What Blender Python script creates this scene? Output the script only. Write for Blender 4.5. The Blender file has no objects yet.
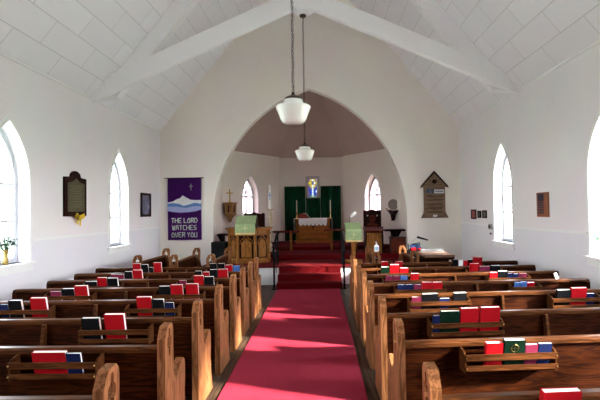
import bpy, bmesh, math, random
from mathutils import Vector, Matrix
random.seed(7)
C = bpy.context.scene.collection
PI = math.pi
S = bpy.context.scene
# ------------------------------------------------------------------ camera
F = 420.0
EYE = Vector((0, 0, 1.7))
YAW, PITCH, ROLL, SHX = math.radians(0.7), math.radians(1.5), math.radians(-0.85), -15/600
cd = bpy.data.cameras.new('camera'); cam = bpy.data.objects.new('camera', cd); C.objects.link(cam)
cd.sensor_width = 36; cd.lens = 36*F/600; cd.shift_x = SHX; cd.clip_start = 0.05; cd.clip_end = 500
RC = Matrix.Rotation(YAW, 3, 'Z') @ Matrix.Rotation(PI/2+PITCH, 3, 'X') @ Matrix.Rotation(ROLL, 3, 'Z')
cam.matrix_world = Matrix.Translation(EYE) @ RC.to_4x4()
S.camera = cam
def ray(px, py):
    return (RC @ Vector(((px-300+SHX*600)/F, (200-py)/F, -1))).normalized()
def onplane(px, py, p0, n):
    d = ray(px, py); t = (Vector(p0)-EYE).dot(n)/d.dot(n)
    return EYE + d*t
# ------------------------------------------------------------------ world, sun, exposure
SKY, HAZE, HAZE_POW = 7.2, 13.0, 9.0
W = bpy.data.worlds.new('daylight'); S.world = W; W.use_nodes = True
nt = W.node_tree; nt.nodes.clear()
wo = nt.nodes.new('ShaderNodeOutputWorld'); bg = nt.nodes.new('ShaderNodeBackground')
tc = nt.nodes.new('ShaderNodeTexCoord'); sx = nt.nodes.new('ShaderNodeSeparateXYZ'); cr = nt.nodes.new('ShaderNodeValToRGB')
cr.color_ramp.elements[0].position = 0.0; cr.color_ramp.elements[0].color = (1.0, 0.98, 0.97, 1)
cr.color_ramp.elements[1].position = 0.8; cr.color_ramp.elements[1].color = (0.66, 0.78, 1.0, 1)
nt.links.new(tc.outputs['Generated'], sx.inputs[0]); nt.links.new(sx.outputs['Z'], cr.inputs[0])
nt.links.new(cr.outputs[0], bg.inputs[0])
SUN_DIR = Vector((-1, 0.33, -0.50)).normalized()
# broad bright haze in the sky around the sun
dt = nt.nodes.new('ShaderNodeVectorMath'); dt.operation = 'DOT_PRODUCT'; dt.inputs[1].default_value = tuple(-SUN_DIR)
mxm = nt.nodes.new('ShaderNodeMath'); mxm.operation = 'MAXIMUM'; mxm.inputs[1].default_value = 0
pwm = nt.nodes.new('ShaderNodeMath'); pwm.operation = 'POWER'; pwm.inputs[1].default_value = HAZE_POW
mlm = nt.nodes.new('ShaderNodeMath'); mlm.operation = 'MULTIPLY'; mlm.inputs[1].default_value = HAZE
adm = nt.nodes.new('ShaderNodeMath'); adm.operation = 'ADD'; adm.inputs[1].default_value = SKY
nrm = nt.nodes.new('ShaderNodeVectorMath'); nrm.operation = 'NORMALIZE'
nt.links.new(tc.outputs['Generated'], nrm.inputs[0]); nt.links.new(nrm.outputs[0], dt.inputs[0]); nt.links.new(dt.outputs['Value'], mxm.inputs[0])
nt.links.new(mxm.outputs[0], pwm.inputs[0]); nt.links.new(pwm.outputs[0], mlm.inputs[0]); nt.links.new(mlm.outputs[0], adm.inputs[0]); nt.links.new(adm.outputs[0], bg.inputs[1])
nt.links.new(bg.outputs[0], wo.inputs[0])
sd = bpy.data.lights.new('sun', 'SUN'); so = bpy.data.objects.new('sun', sd); C.objects.link(so)
sd.energy = 10.5; sd.angle = math.radians(3.5); sd.color = (1, 0.93, 0.82)
so.rotation_euler = SUN_DIR.to_track_quat('-Z', 'Y').to_euler()
so.location = (12, -6, 9)
S.view_settings.view_transform = 'Standard'; S.view_settings.look = 'None'
S.view_settings.gamma = 1; S.view_settings.use_curve_mapping = False
S.view_settings.exposure = 2.12
S.cycles.use_denoising = True
S.cycles.max_bounces = 10; S.cycles.diffuse_bounces = 7; S.cycles.transparent_max_bounces = 12
S.cycles.sample_clamp_indirect = 6

# ------------------------------------------------------------------ materials
MATS = {}
def mat(name, col, rough=0.6, metal=0.0, noise=0.0, nscale=8.0, trans=0.0, sub=0.0, bump=0.0, spec=None, coat=0.0):
    if name in MATS: return MATS[name]
    m = bpy.data.materials.new(name); m.use_nodes = True; n = m.node_tree
    b = n.nodes['Principled BSDF']
    b.inputs['Base Color'].default_value = (*col, 1); b.inputs['Roughness'].default_value = rough
    b.inputs['Metallic'].default_value = metal; b.inputs['Transmission Weight'].default_value = trans
    b.inputs['Coat Weight'].default_value = coat
    if 'book' in name: spec = .06
    if spec is not None: b.inputs['Specular IOR Level'].default_value = spec
    if noise or bump:
        t = n.nodes.new('ShaderNodeTexCoord'); nz = n.nodes.new('ShaderNodeTexNoise')
        nz.inputs['Scale'].default_value = nscale; nz.inputs['Detail'].default_value = 5
        n.links.new(t.outputs['Object'], nz.inputs['Vector'])
        if noise:
            r = n.nodes.new('ShaderNodeValToRGB')
            r.color_ramp.elements[0].position = .3; r.color_ramp.elements[1].position = .7
            r.color_ramp.elements[0].color = (*[max(0, c*(1-noise)) for c in col], 1)
            r.color_ramp.elements[1].color = (*[min(1, c*(1+noise)) for c in col], 1)
            n.links.new(nz.outputs['Fac'], r.inputs[0]); n.links.new(r.outputs[0], b.inputs['Base Color'])
        if bump:
            bp = n.nodes.new('ShaderNodeBump'); bp.inputs['Strength'].default_value = bump; bp.inputs['Distance'].default_value = .01
            n.links.new(nz.outputs['Fac'], bp.inputs['Height']); n.links.new(bp.outputs[0], b.inputs['Normal'])
    MATS[name] = m; return m
def wood(name, c1, c2, axis='X', rough=0.35, scale=13.0, coat=.15):
    if name in MATS: return MATS[name]
    m = bpy.data.materials.new(name); m.use_nodes = True; n = m.node_tree; b = n.nodes['Principled BSDF']
    t = n.nodes.new('ShaderNodeTexCoord'); mp = n.nodes.new('ShaderNodeMapping')
    sc = [scale, scale, scale]; sc['XYZ'.index(axis)] = scale*0.09
    mp.inputs['Scale'].default_value = sc
    n.links.new(t.outputs['Object'], mp.inputs[0])
    nz = n.nodes.new('ShaderNodeTexNoise'); nz.inputs['Scale'].default_value = 1.6; nz.inputs['Detail'].default_value = 6; nz.inputs['Distortion'].default_value = 1.2
    n.links.new(mp.outputs[0], nz.inputs['Vector'])
    mlt = n.nodes.new('ShaderNodeMath'); mlt.operation = 'MULTIPLY'; mlt.inputs[1].default_value = 9
    n.links.new(nz.outputs['Fac'], mlt.inputs[0])
    pp = n.nodes.new('ShaderNodeMath'); pp.operation = 'PINGPONG'; pp.inputs[1].default_value = 1
    n.links.new(mlt.outputs[0], pp.inputs[0])
    r = n.nodes.new('ShaderNodeValToRGB')
    r.color_ramp.elements[0].position = .05; r.color_ramp.elements[1].position = .9
    r.color_ramp.elements[0].color = (*c1, 1); r.color_ramp.elements[1].color = (*c2, 1)
    n.links.new(pp.outputs[0], r.inputs[0]); n.links.new(r.outputs[0], b.inputs['Base Color'])
    b.inputs['Roughness'].default_value = rough; b.inputs['Specular IOR Level'].default_value = .05
    MATS[name] = m; return m

def wall_mat(name, upper, lower, split):
    m = bpy.data.materials.new(name); m.use_nodes = True; n = m.node_tree; b = n.nodes['Principled BSDF']
    t = n.nodes.new('ShaderNodeTexCoord'); s = n.nodes.new('ShaderNodeSeparateXYZ'); g = n.nodes.new('ShaderNodeMath'); g.operation = 'GREATER_THAN'
    g.inputs[1].default_value = split
    n.links.new(t.outputs['Object'], s.inputs[0]); n.links.new(s.outputs['Z'], g.inputs[0])
    nz = n.nodes.new('ShaderNodeTexNoise'); nz.inputs['Scale'].default_value = 1.3; nz.inputs['Detail'].default_value = 4
    n.links.new(t.outputs['Object'], nz.inputs['Vector'])
    mx = n.nodes.new('ShaderNodeMix'); mx.data_type = 'RGBA'
    mx.inputs[6].default_value = (*lower, 1); mx.inputs[7].default_value = (*upper, 1)
    n.links.new(g.outputs[0], mx.inputs[0])
    m2 = n.nodes.new('ShaderNodeMix'); m2.data_type = 'RGBA'; m2.blend_type = 'MULTIPLY'; m2.inputs[0].default_value = .12
    n.links.new(mx.outputs[2], m2.inputs[6]); n.links.new(nz.outputs['Color'], m2.inputs[7])
    n.links.new(m2.outputs[2], b.inputs['Base Color'])
    b.inputs['Roughness'].default_value = .75
    bp = n.nodes.new('ShaderNodeBump'); bp.inputs['Strength'].default_value = .08; n2 = n.nodes.new('ShaderNodeTexNoise'); n2.inputs['Scale'].default_value = 30
    n.links.new(t.outputs['Object'], n2.inputs['Vector']); n.links.new(n2.outputs['Fac'], bp.inputs['Height']); n.links.new(bp.outputs[0], b.inputs['Normal'])
    return m
M_WALL = wall_mat('cream_wall_paint', (.87, .83, .845), (.83, .81, .85), 1.33)
M_FRONT = wall_mat('warm_cream_wall_paint', (.93, .87, .80), (.93, .87, .80), -5)
M_APSE = wall_mat('pale_mauve_wall_paint', (.90, .82, .75), (.90, .82, .75), -5)
M_APSEC = mat('mauve_ceiling_paint', (.55, .42, .365), .8, noise=.04, nscale=1.5)
M_WHITE = mat('white_gloss_paint', (.83, .83, .82), .4)
M_FRAME = mat('grey_white_frame_paint', (.50, .52, .56), .5)
M_TRUSS = mat('white_beam_paint', (.93, .92, .93), .5)
# ceiling tiles (UV driven brick grid)
def ceiling_mat():
    m = bpy.data.materials.new('ceiling_tile_board'); m.use_nodes = True; n = m.node_tree; b = n.nodes['Principled BSDF']
    uv = n.nodes.new('ShaderNodeUVMap'); uv.uv_map = 'UVMap'
    br = n.nodes.new('ShaderNodeTexBrick')
    br.inputs['Scale'].default_value = 1; br.inputs['Brick Width'].default_value = 1.05; br.inputs['Row Height'].default_value = .41
    br.inputs['Mortar Size'].default_value = .005; br.inputs['Mortar Smooth'].default_value = .3
    br.inputs['Color1'].default_value = (.90, .885, .92, 1); br.inputs['Color2'].default_value = (.86, .845, .88, 1); br.inputs['Mortar'].default_value = (.56, .55, .54, 1)
    n.links.new(uv.outputs[0], br.inputs['Vector']); n.links.new(br.outputs['Color'], b.inputs['Base Color'])
    b.inputs['Roughness'].default_value = .55
    bp = n.nodes.new('ShaderNodeBump'); bp.inputs['Strength'].default_value = .4; bp.inputs['Distance'].default_value = .01; bp.invert = True
    n.links.new(br.outputs['Fac'], bp.inputs['Height']); n.links.new(bp.outputs[0], b.inputs['Normal'])
    return m
M_CEIL = ceiling_mat()
M_FLOOR = wood('dark_floor_boards', (.035, .022, .016), (.09, .055, .035), 'Y', .4, 5)
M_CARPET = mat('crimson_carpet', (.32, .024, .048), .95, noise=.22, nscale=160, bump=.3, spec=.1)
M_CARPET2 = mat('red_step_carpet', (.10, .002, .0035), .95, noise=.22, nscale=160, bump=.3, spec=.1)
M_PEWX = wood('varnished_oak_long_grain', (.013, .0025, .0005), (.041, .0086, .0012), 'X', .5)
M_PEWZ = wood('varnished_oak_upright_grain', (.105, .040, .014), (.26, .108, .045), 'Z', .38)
M_RAIL = wood('worn_oak_rail', (.042, .0135, .0045), (.10, .034, .011), 'X', .3)
M_DARKW = wood('dark_walnut', (.010, .0035, .0028), (.03, .009, .006), 'Z', .35)
M_OAK = wood('golden_oak', (.14, .055, .012), (.32, .135, .034), 'Z', .4)
M_OAKX = wood('golden_oak_long', (.13, .048, .009), (.29, .115, .024), 'X', .4)
M_ALTAR = wood('orange_oak', (.24, .075, .018), (.42, .15, .035), 'X', .45)
M_PALEW = wood('pinkish_pale_wood', (.20, .11, .075), (.30, .18, .125), 'X', .4)
M_BRASS = mat('brass', (.72, .50, .17), .28, 1)
M_SILVER = mat('polished_pewter', (.38, .36, .32), .42, 1)
M_IRON = mat('black_iron', (.004, .004, .005), .7, spec=.06)
M_BRONZE = mat('aged_bronze', (.10, .07, .045), .4, .8)
M_OPAL = mat('opal_glass', (.86, .85, .82), .12, coat=.6)
M_PAGE = mat('page_edges', (.86, .84, .78), .7)
M_BLACKP = mat('black_plastic', (.008, .008, .009), .6, spec=.1)
M_WAX = mat('ivory_candle_wax', (.82, .74, .60), .45)
def glass_mat(name, tint=(1, 1, 1)):
    m = bpy.data.materials.new(name); m.use_nodes = True; n = m.node_tree; n.nodes.clear()
    o = n.nodes.new('ShaderNodeOutputMaterial'); t = n.nodes.new('ShaderNodeBsdfTransparent'); g = n.nodes.new('ShaderNodeBsdfGlossy'); x = n.nodes.new('ShaderNodeMixShader'); lw = n.nodes.new('ShaderNodeLayerWeight'); f = n.nodes.new('ShaderNodeMath'); f.operation = 'POWER'; f.inputs[1].default_value = 5
    lw.inputs[0].default_value = .5; n.links.new(lw.outputs['Facing'], f.inputs[0]); g.inputs['Roughness'].default_value = .03; t.inputs[0].default_value = (*tint, 1)
    n.links.new(f.outputs[0], x.inputs[0]); n.links.new(t.outputs[0], x.inputs[1]); n.links.new(g.outputs[0], x.inputs[2]); n.links.new(x.outputs[0], o.inputs[0])
    return m
M_GLASS = glass_mat('clear_window_glass', (.97, .98, .98))
M_PINKG = glass_mat('faint_pink_window_glass', (.50, .43, .46))

# ------------------------------------------------------------------ helpers
class MB:
    def __init__(s): s.bm = bmesh.new()
    def box(s, x0, x1, y0, y1, z0, z1, rot=None, piv=None):
        vs = [s.bm.verts.new((x, y, z)) for x in (x0, x1) for y in (y0, y1) for z in (z0, z1)]
        for f in ((0,1,3,2),(4,6,7,5),(0,4,5,1),(2,3,7,6),(0,2,6,4),(1,5,7,3)): s.bm.faces.new([vs[i] for i in f])
        if rot is not None:
            p = Vector(piv if piv else ((x0+x1)/2, (y0+y1)/2, (z0+z1)/2))
            for v in vs: v.co = rot @ (v.co-p) + p
        return s
    def prism(s, pts, holes=(), O=(0,0,0), U=(1,0,0), V=(0,0,1), N=(0,1,0), t=.1, split=None):
        """flat outline (with holes) in the plane O+uU+vV, thickened by t along N"""
        O, U, V, N = map(Vector, (O, U, V, N))
        b = bmesh.new(); es = []
        for loop in [pts]+list(holes):
            vv = [b.verts.new(O+U*p[0]+V*p[1]) for p in loop]
            es += [b.edges.new((vv[i], vv[(i+1) % len(vv)])) for i in range(len(vv))]
        bmesh.ops.triangle_fill(b, use_beauty=True, use_dissolve=False, edges=es)
        if holes or True:
            r = bmesh.ops.extrude_face_region(b, geom=list(b.faces))
            for v in r['geom']:
                if isinstance(v, bmesh.types.BMVert): v.co += N*t
        bmesh.ops.dissolve_limit(b, angle_limit=.01, verts=list(b.verts), edges=list(b.edges)) if not holes and len(pts) < 5 else None
        bmesh.ops.recalc_face_normals(b, faces=list(b.faces))
        me = bpy.data.meshes.new('tmp'); b.to_mesh(me); b.free(); s.bm.from_mesh(me); bpy.data.meshes.remove(me)
        return s
    def tube(s, pts, r, seg=10, closed=False):
        pts = [Vector(p) for p in pts]; rr = r if isinstance(r, (list, tuple)) else [r]*len(pts)
        rings = []; prev = None; n = len(pts)
        for i, p in enumerate(pts):
            a = pts[(i-1) % n] if (closed or i) else p; c = pts[(i+1) % n] if (closed or i < n-1) else p
            t = (c-a).normalized()
            if prev is None:
                u = t.orthogonal().normalized()
            else:
                u = prev - t*prev.dot(t)
                u = u.normalized() if u.length > 1e-6 else t.orthogonal().normalized()
            prev = u; w = t.cross(u)
            rings.append([s.bm.verts.new(p+(u*math.cos(2*PI*k/seg)+w*math.sin(2*PI*k/seg))*rr[i]) for k in range(seg)])
        for i in range(n if closed else n-1):
            A, B = rings[i], rings[(i+1) % n]
            for k in range(seg): s.bm.faces.new((A[k], A[(k+1) % seg], B[(k+1) % seg], B[k]))
        if not closed: s.bm.faces.new(rings[0][::-1]); s.bm.faces.new(rings[-1])
        return s
    def lathe(s, prof, c=(0,0,0), seg=24, ax='Z'):
        c = Vector(c); rings = []
        for r, z in prof:
            r = max(r, 1e-4)
            if ax == 'Z': rings.append([s.bm.verts.new(c+Vector((r*math.cos(2*PI*k/seg), r*math.sin(2*PI*k/seg), z))) for k in range(seg)])
            elif ax == 'Y': rings.append([s.bm.verts.new(c+Vector((r*math.cos(2*PI*k/seg), z, r*math.sin(2*PI*k/seg)))) for k in range(seg)])
        for A, B in zip(rings, rings[1:]):
            for k in range(seg): s.bm.faces.new((A[k], A[(k+1) % seg], B[(k+1) % seg], B[k]))
        s.bm.faces.new(rings[0][::-1]); s.bm.faces.new(rings[-1])
        return s
    def move(s, v): bmesh.ops.translate(s.bm, verts=list(s.bm.verts), vec=Vector(v)); return s
    def build(s, name, m, parent=None, bevel=0, smooth=False):
        bm = s.bm
        bmesh.ops.recalc_face_normals(bm, faces=list(bm.faces))
        if bevel:
            es = [e for e in bm.edges if len(e.link_faces) == 2 and e.calc_face_angle(0) > .6]
            bmesh.ops.bevel(bm, geom=es, offset=bevel, segments=2, affect='EDGES', clamp_overlap=True)
        if smooth:
            for f in bm.faces: f.smooth = True
            for e in bm.edges:
                if len(e.link_faces) == 2 and e.calc_face_angle(0) > .7: e.smooth = False
        me = bpy.data.meshes.new(name); bm.to_mesh(me); bm.free()
        for mm in (m if isinstance(m, (list, tuple)) else [m]): me.materials.append(mm)
        o = bpy.data.objects.new(name, me); C.objects.link(o)
        if parent is not None: o.parent = parent
        return o
def tag(o, label=None, cat=None, group=None, kind=None):
    if label: o['label'] = label
    if cat: o['category'] = cat
    if group: o['group'] = group
    if kind: o['kind'] = kind
    return o
def thing(name, label, cat, loc=(0,0,0), rz=0, group=None, kind=None):
    o = bpy.data.objects.new(name, None); o.empty_display_size = .1; C.objects.link(o)
    o.location = loc; o.rotation_euler = (0, 0, rz)
    return tag(o, label, cat, group, kind)
def struct(o, label): o['kind'] = 'structure'; o['label'] = label; return o
def dup(root, loc, rz, label=None, group=None):
    r = root.copy(); C.objects.link(r); r.location = loc; r.rotation_euler = (0, 0, rz)
    if label: r['label'] = label
    if group: r['group'] = group
    for ch in list(root.children):
        c = ch.copy(); C.objects.link(c); c.parent = r
        for g in list(ch.children):
            d = g.copy(); C.objects.link(d); d.parent = c
    return r
def lancet(cx, hw, z0, zs, za, n=10):
    """pointed arch opening, anticlockwise from bottom left"""
    h = za-zs; R = (hw*hw+h*h)/(2*hw)
    a1 = math.atan2(h, R-hw) if R > hw else PI/2
    P = [(cx-hw, z0), (cx+hw, z0)]
    for i in range(n+1):
        a = a1*i/n; P.append((cx+hw-R+R*math.cos(a), zs+R*math.sin(a)))
    for i in range(n-1, -1, -1):
        a = a1*i/n; P.append((cx-hw+R-R*math.cos(a), zs+R*math.sin(a)))
    return P
def rotz(v, a): return (v[0]*math.cos(a)-v[1]*math.sin(a), v[0]*math.sin(a)+v[1]*math.cos(a))

# ------------------------------------------------------------------ room shell
XL, XR, YB, YF = -4.29, 3.73, -3.2, 11.2
CX = (XL+XR)/2
WZ, RZ = 3.9, 8.8
T = .26
struct(MB().box(XL-T, XR+T, YB-T, YF+.3, -.15, 0).build('floor', M_FLOOR), 'dark wooden floor of the nave')
WIN_L = [8.90, 5.72, 3.9, 2.3, .7]  # beyond the visible pair: unseen windows added to brighten the nave
WIN_R = [8.62, 5.45, 3.85, 2.25, .65, -.95]  # beyond the visible pair: unseen windows added to throw sun bands on the aisle
WHW, WS, WSP, WA = .41, 1.02, 2.15, 3.02
def side_wall(name, x, sgn, wins, label):
    out = [(YB-T, 0), (YF+.3, 0), (YF+.3, WZ+.25), (YB-T, WZ+.25)]
    holes = [lancet(c, WHW, WS, WSP, WA) for c in wins]
    b = MB().prism(out, holes, O=(x, 0, 0), U=(0,1,0), V=(0,0,1), N=(sgn,0,0), t=T)
    return struct(b.build(name, M_WALL), label)
side_wall('wall_left', XL, -1, WIN_L, 'off-white left nave wall')
side_wall('wall_right', XR, 1, WIN_R, 'off-white right nave wall')
struct(MB().prism([(XL-T, 0), (XR+T, 0), (XR+T, WZ), (CX, RZ+.3), (XL-T, WZ)], O=(0, YB, 0), N=(0,-1,0), t=T).build('wall_back', M_DARKW), 'unseen rear wall behind the camera, made dark to cut fill light')  # out of view; dark wood chosen to reduce light bounced onto the pew backs
# front gable with the pointed chancel arch
AHW, AZS, AZA = 2.585, 1.5, 5.0
arch = lancet(CX, AHW, 0, AZS, AZA, 22)
outl = [(XL-.02, 0), arch[0]] + arch[1:][::-1][0:0]
left_to_right = [arch[0]] + arch[:1:-1] + [arch[1]]      # bottom-left, up over the apex, down to bottom-right
outl = [(XL-.02, 0)] + left_to_right + [(XR+.02, 0), (XR+.02, WZ), (CX, RZ+.05), (XL-.02, WZ)]
struct(MB().prism(outl, O=(0, YF, 0), N=(0,1,0), t=.24).build('wall_front', M_FRONT), 'cream gable wall pierced by the tall pointed chancel arch')
# pitched ceiling
def ceil_side(name, xw, sg, label):
    b = bmesh.new(); sl = math.hypot(CX-xw, RZ-WZ); dx, dz = (CX-xw)/sl, (RZ-WZ)/sl
    ext = .35
    p = [(-ext, YB-T), (sl, YB-T), (sl, YF+.3), (-ext, YF+.3)]
    inner = [b.verts.new((xw+dx*u, y, WZ+dz*u)) for u, y in p]
    nx, nz = -dz*(1 if dx > 0 else -1)*1, abs(dx)
    outer = [b.verts.new((v.co.x+nx*.12, v.co.y, v.co.z+nz*.12)) for v in inner]
    fi = b.faces.new(inner); b.faces.new(outer[::-1])
    for i in range(4): b.faces.new((inner[i], outer[i], outer[(i+1) % 4], inner[(i+1) % 4]))
    uvl = b.loops.layers.uv.new('UVMap')
    for f in b.faces:
        for l in f.loops:
            k = (inner+outer).index(l.vert) % 4; l[uvl].uv = (p[k][1]+.3, p[k][0]+.02)
    m = MB(); m.bm.free(); m.bm = b
    return struct(m.build(name, M_CEIL), label)
ceil_side('ceiling', XL, 1, 'steep left ceiling slope of white panel tiles')
ceil_side('ceiling', XR, -1, 'steep right ceiling slope of white panel tiles')
# chair rails, cornice strips, baseboards
def trimbox(name, label, *a): return struct(MB().box(*a).build(name, M_WALL if 'trim' in name else M_WHITE), label)
def rail_segments(x0, x1, wins, nm, side):
    ys = [YB] + [v for c in sorted(wins) for v in (c-WHW-.07, c+WHW+.07)] + [YF]
    b = MB()
    for a, c in zip(ys[::2], ys[1::2]):
        if c > a: b.box(x0, x1, a, c, 1.31, 1.35)
    struct(b.build(nm, M_WHITE, bevel=0), 'thin painted chair rail along the %s wall' % side)
rail_segments(XL, XL+.016, WIN_L, 'trim_1', 'left'); rail_segments(XR-.016, XR, WIN_R, 'trim_2', 'right')
struct(MB().box(XL, XL+.015, YB, YF, WZ-.025, WZ+.01).build('trim_3', M_WHITE), 'cornice strip at the top of the left wall')
struct(MB().box(XR-.015, XR, YB, YF, WZ-.025, WZ+.01).build('trim_4', M_WHITE), 'cornice strip at the top of the right wall')
struct(MB().box(XL, XL+.02, YB, YF, 0, .16).build('baseboard_left', M_WHITE), 'white baseboard of the left wall')
struct(MB().box(XR-.02, XR, YB, YF, 0, .16).build('baseboard_right', M_WHITE), 'white baseboard of the right wall')

# windows -------------------------------------------------------------------
wn = [0]
def window(O, U, N, hw, z0, zs, za, label, depth=.17, glass=M_GLASS, bars=(1.62, 2.15), portal=True, sill=True):
    """O: point on the inner wall face at floor level below the window centre; N points outdoors"""
    wn[0] += 1
    O, U, N = Vector(O), Vector(U).normalized(), Vector(N).normalized()
    w = bpy.data.objects.new('window_%d' % wn[0], None); C.objects.link(w); struct(w, label)
    fr = .065; bw = .023 if hw > .4 else .03
    P = O+N*depth
    outer = lancet(0, hw-.001, z0, zs, za-.002); inner = lancet(0, hw-fr, z0+fr, zs, za-fr*1.9)
    MB().prism(outer, [inner], O=P, U=U, N=N, t=.05).build('window_frame', M_FRAME, w)
    b = MB()
    def bar(u0, u1, v0, v1): b.prism([(u0, v0), (u1, v0), (u1, v1), (u0, v1)], O=P+N*.01, U=U, N=N, t=.03)
    bar(-bw, bw, z0+fr, zs)
    for z in bars: bar(-hw+fr, hw-fr, z-bw, z+bw)
    # Y tracery: two arcs springing from the mullion
    h = za-zs; R = (hw*hw+h*h)/(2*hw)
    for sg in (-1, 1):
        pts = []
        for i in range(9):
            a = math.radians(58)*i/8; u = sg*(R-R*math.cos(a)); v = zs+R*math.sin(a)
            lim = math.sqrt(max(0, R*R-(v-zs)**2))-(R-hw)
            if abs(u) > lim-.03: break
            pts.append(P+N*.025+U*u+Vector((0,0,v)))
        b.tube(pts, bw*.85, 6)
    b.build('glazing_bars', M_FRAME, w)
    MB().prism(lancet(0, hw-fr-.002, z0+fr, zs, za-fr*1.95), O=P+N*.035, U=U, N=N, t=.004).build('glass_pane', glass, w)
    # casing ring on the wall and sill
    MB().prism(lancet(0, hw+.05, z0, zs, za+.07), [lancet(0, hw+.002, z0+.002, zs, za+.003)], O=O, U=U, N=-N, t=.015).build('casing', M_WHITE, w)
    if sill:
        q = MB()
        q.prism([(-hw-.1, z0-.035), (hw+.1, z0-.035), (hw+.1, z0), (-hw-.1, z0)], O=O-N*.06, U=U, N=N, t=.06+depth)
        q.prism([(-hw-.07, z0-.13), (hw+.07, z0-.13), (hw+.07, z0-.035), (-hw-.07, z0-.035)], O=O-N*.02, U=U, N=N, t=.02)
        q.build('window_sill', M_WHITE, w)
    if portal:
        l = bpy.data.lights.new('sky_portal', 'AREA'); l.shape = 'RECTANGLE'; l.size = 2*hw+.1; l.size_y = za-z0+.1; l.energy = 1
        l.cycles.is_portal = True
        o = bpy.data.objects.new('sky_portal', l); C.objects.link(o)
        o.location = O+N*(T+.08)+Vector((0,0,(z0+za)/2))
        o.matrix_world = Matrix.Translation(o.location) @ Matrix((U, Vector((0,0,1)), U.cross(Vector((0,0,1))))).transposed().to_4x4()
        fwd = -(o.matrix_world.to_3x3() @ Vector((0,0,1)))
        if fwd.dot(N) > 0:
            o.matrix_world = Matrix.Translation(o.location) @ Matrix((-U, Vector((0,0,1)), -U.cross(Vector((0,0,1))))).transposed().to_4x4()
wl = ['tall pointed window at the far end of the left wall', 'tall pointed window at the left edge, flowers on its sill', 'left wall window beside the camera', 'left wall window behind the camera', 'left wall window level with the camera', 'left wall window at the rear']
for c, s in zip(WIN_L, wl): window((XL, c, 0), (0,1,0), (-1,0,0), WHW, WS, WSP, WA, s)
for c, s in zip(WIN_R, wl): window((XR, c, 0), (0,1,0), (1,0,0), WHW, WS, WSP, WA, s.replace('left wall', 'right wall').replace('left edge, flowers', 'right edge, pale flowers'))

# roof trusses --------------------------------------------------------------
slope = (RZ-WZ)/(CX-XL)
def truss(y, label):
    t = thing('roof_truss', label, 'roof truss', (0, y, 0), group='white scissor roof trusses')
    for sg, xw in ((1, XL), (-1, XR)):
        half = CX-XL
        # rafter lying just under the slope, depth .3
        L = math.hypot(half, RZ-WZ); c, s = half/L, (RZ-WZ)/L
        dep = .30; gap = .012
        def P(u, d): return (xw+sg*(c*u+s*(d)), WZ+s*u-c*d)
        pts = [P(.02, gap), P(L-.02, gap), P(L-.02-.2, gap+dep), P(.30, gap+dep)]
        MB().prism(pts, O=(0,-.09,0), N=(0,1,0), t=.18).build('rafter', M_TRUSS, t, bevel=.006)
        # lower chord rises from the wall head across the centre to the opposite slope
        k = .44; z0 = WZ-.06; th = .36
        xo = 1.62
        pts = [(xw, z0), (xw+sg*.001+sg*(half+xo), z0+k*(half+xo)), (xw+sg*(half+xo-.22), z0+k*(half+xo-.22)+th), (xw+sg*.10, z0+.10)]
        pts = [(xw, z0-.02), (xw+sg*(half+xo+.12), z0+k*(half+xo+.12)-.02), (xw+sg*(half+xo-.13), z0+k*(half+xo-.13)+th-.02), (xw+sg*.36, z0+k*.36+th-.02), (xw, z0+.1)]
        MB().prism(pts, O=(0, -.205+sg*.001, 0), N=(0,1,0), t=.113).build('lower_chord', M_TRUSS, t, bevel=.006)
    MB().prism([(CX-.22, 5.57), (CX+.22, 5.57), (CX+.1, 5.5), (CX-.1, 5.5)], O=(0,-.22,0), N=(0,1,0), t=.30).build('centre_plate', M_TRUSS, t)
    return t
TY = [8.01, 4.6, 1.2, -2.2]
for y, s in zip(TY, ['white scissor roof truss spanning the nave before the chancel arch', 'white scissor roof truss holding the nearer lamp', 'white scissor roof truss overhead of the camera', 'white scissor roof truss nearest the rear wall']): truss(y, s)

# chancel: platform, steps, apse -------------------------------------------
def step(name, label, x0, x1, y0, y1, z0, z1, m): return struct(MB().box(x0, x1, y0, y1, z0, z1).build(name, m, bevel=.01), label)
PX0, PX1 = CX-AHW-.12, CX+AHW+.12
SX0, SX1 = -.98, .45
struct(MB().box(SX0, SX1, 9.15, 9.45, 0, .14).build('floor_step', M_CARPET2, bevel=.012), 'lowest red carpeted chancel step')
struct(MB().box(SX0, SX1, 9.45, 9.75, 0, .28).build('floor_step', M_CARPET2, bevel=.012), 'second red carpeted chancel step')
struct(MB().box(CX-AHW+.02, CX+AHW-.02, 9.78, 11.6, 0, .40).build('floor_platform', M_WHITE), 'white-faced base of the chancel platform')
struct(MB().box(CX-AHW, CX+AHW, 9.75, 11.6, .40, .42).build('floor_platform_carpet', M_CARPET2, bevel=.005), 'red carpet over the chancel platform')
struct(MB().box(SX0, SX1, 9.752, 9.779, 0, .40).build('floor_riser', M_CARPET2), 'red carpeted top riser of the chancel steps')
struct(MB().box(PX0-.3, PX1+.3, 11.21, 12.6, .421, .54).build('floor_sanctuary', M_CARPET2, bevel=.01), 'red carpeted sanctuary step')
BX0, BX1, BY = -1.43, .82, 15.0
SXL, SXR, SY = -2.95, 2.42, 12.6
struct(MB().prism([(SXL-.2, 12.6), (SXR+.2, 12.6), (BX1+.05, BY+.2), (BX0-.05, BY+.2)], O=(0,0,.44), U=(1,0,0), V=(0,1,0), N=(0,0,1), t=.2).build('floor_altar', M_CARPET2), 'red carpeted altar platform')
AZ = 3.5
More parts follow.
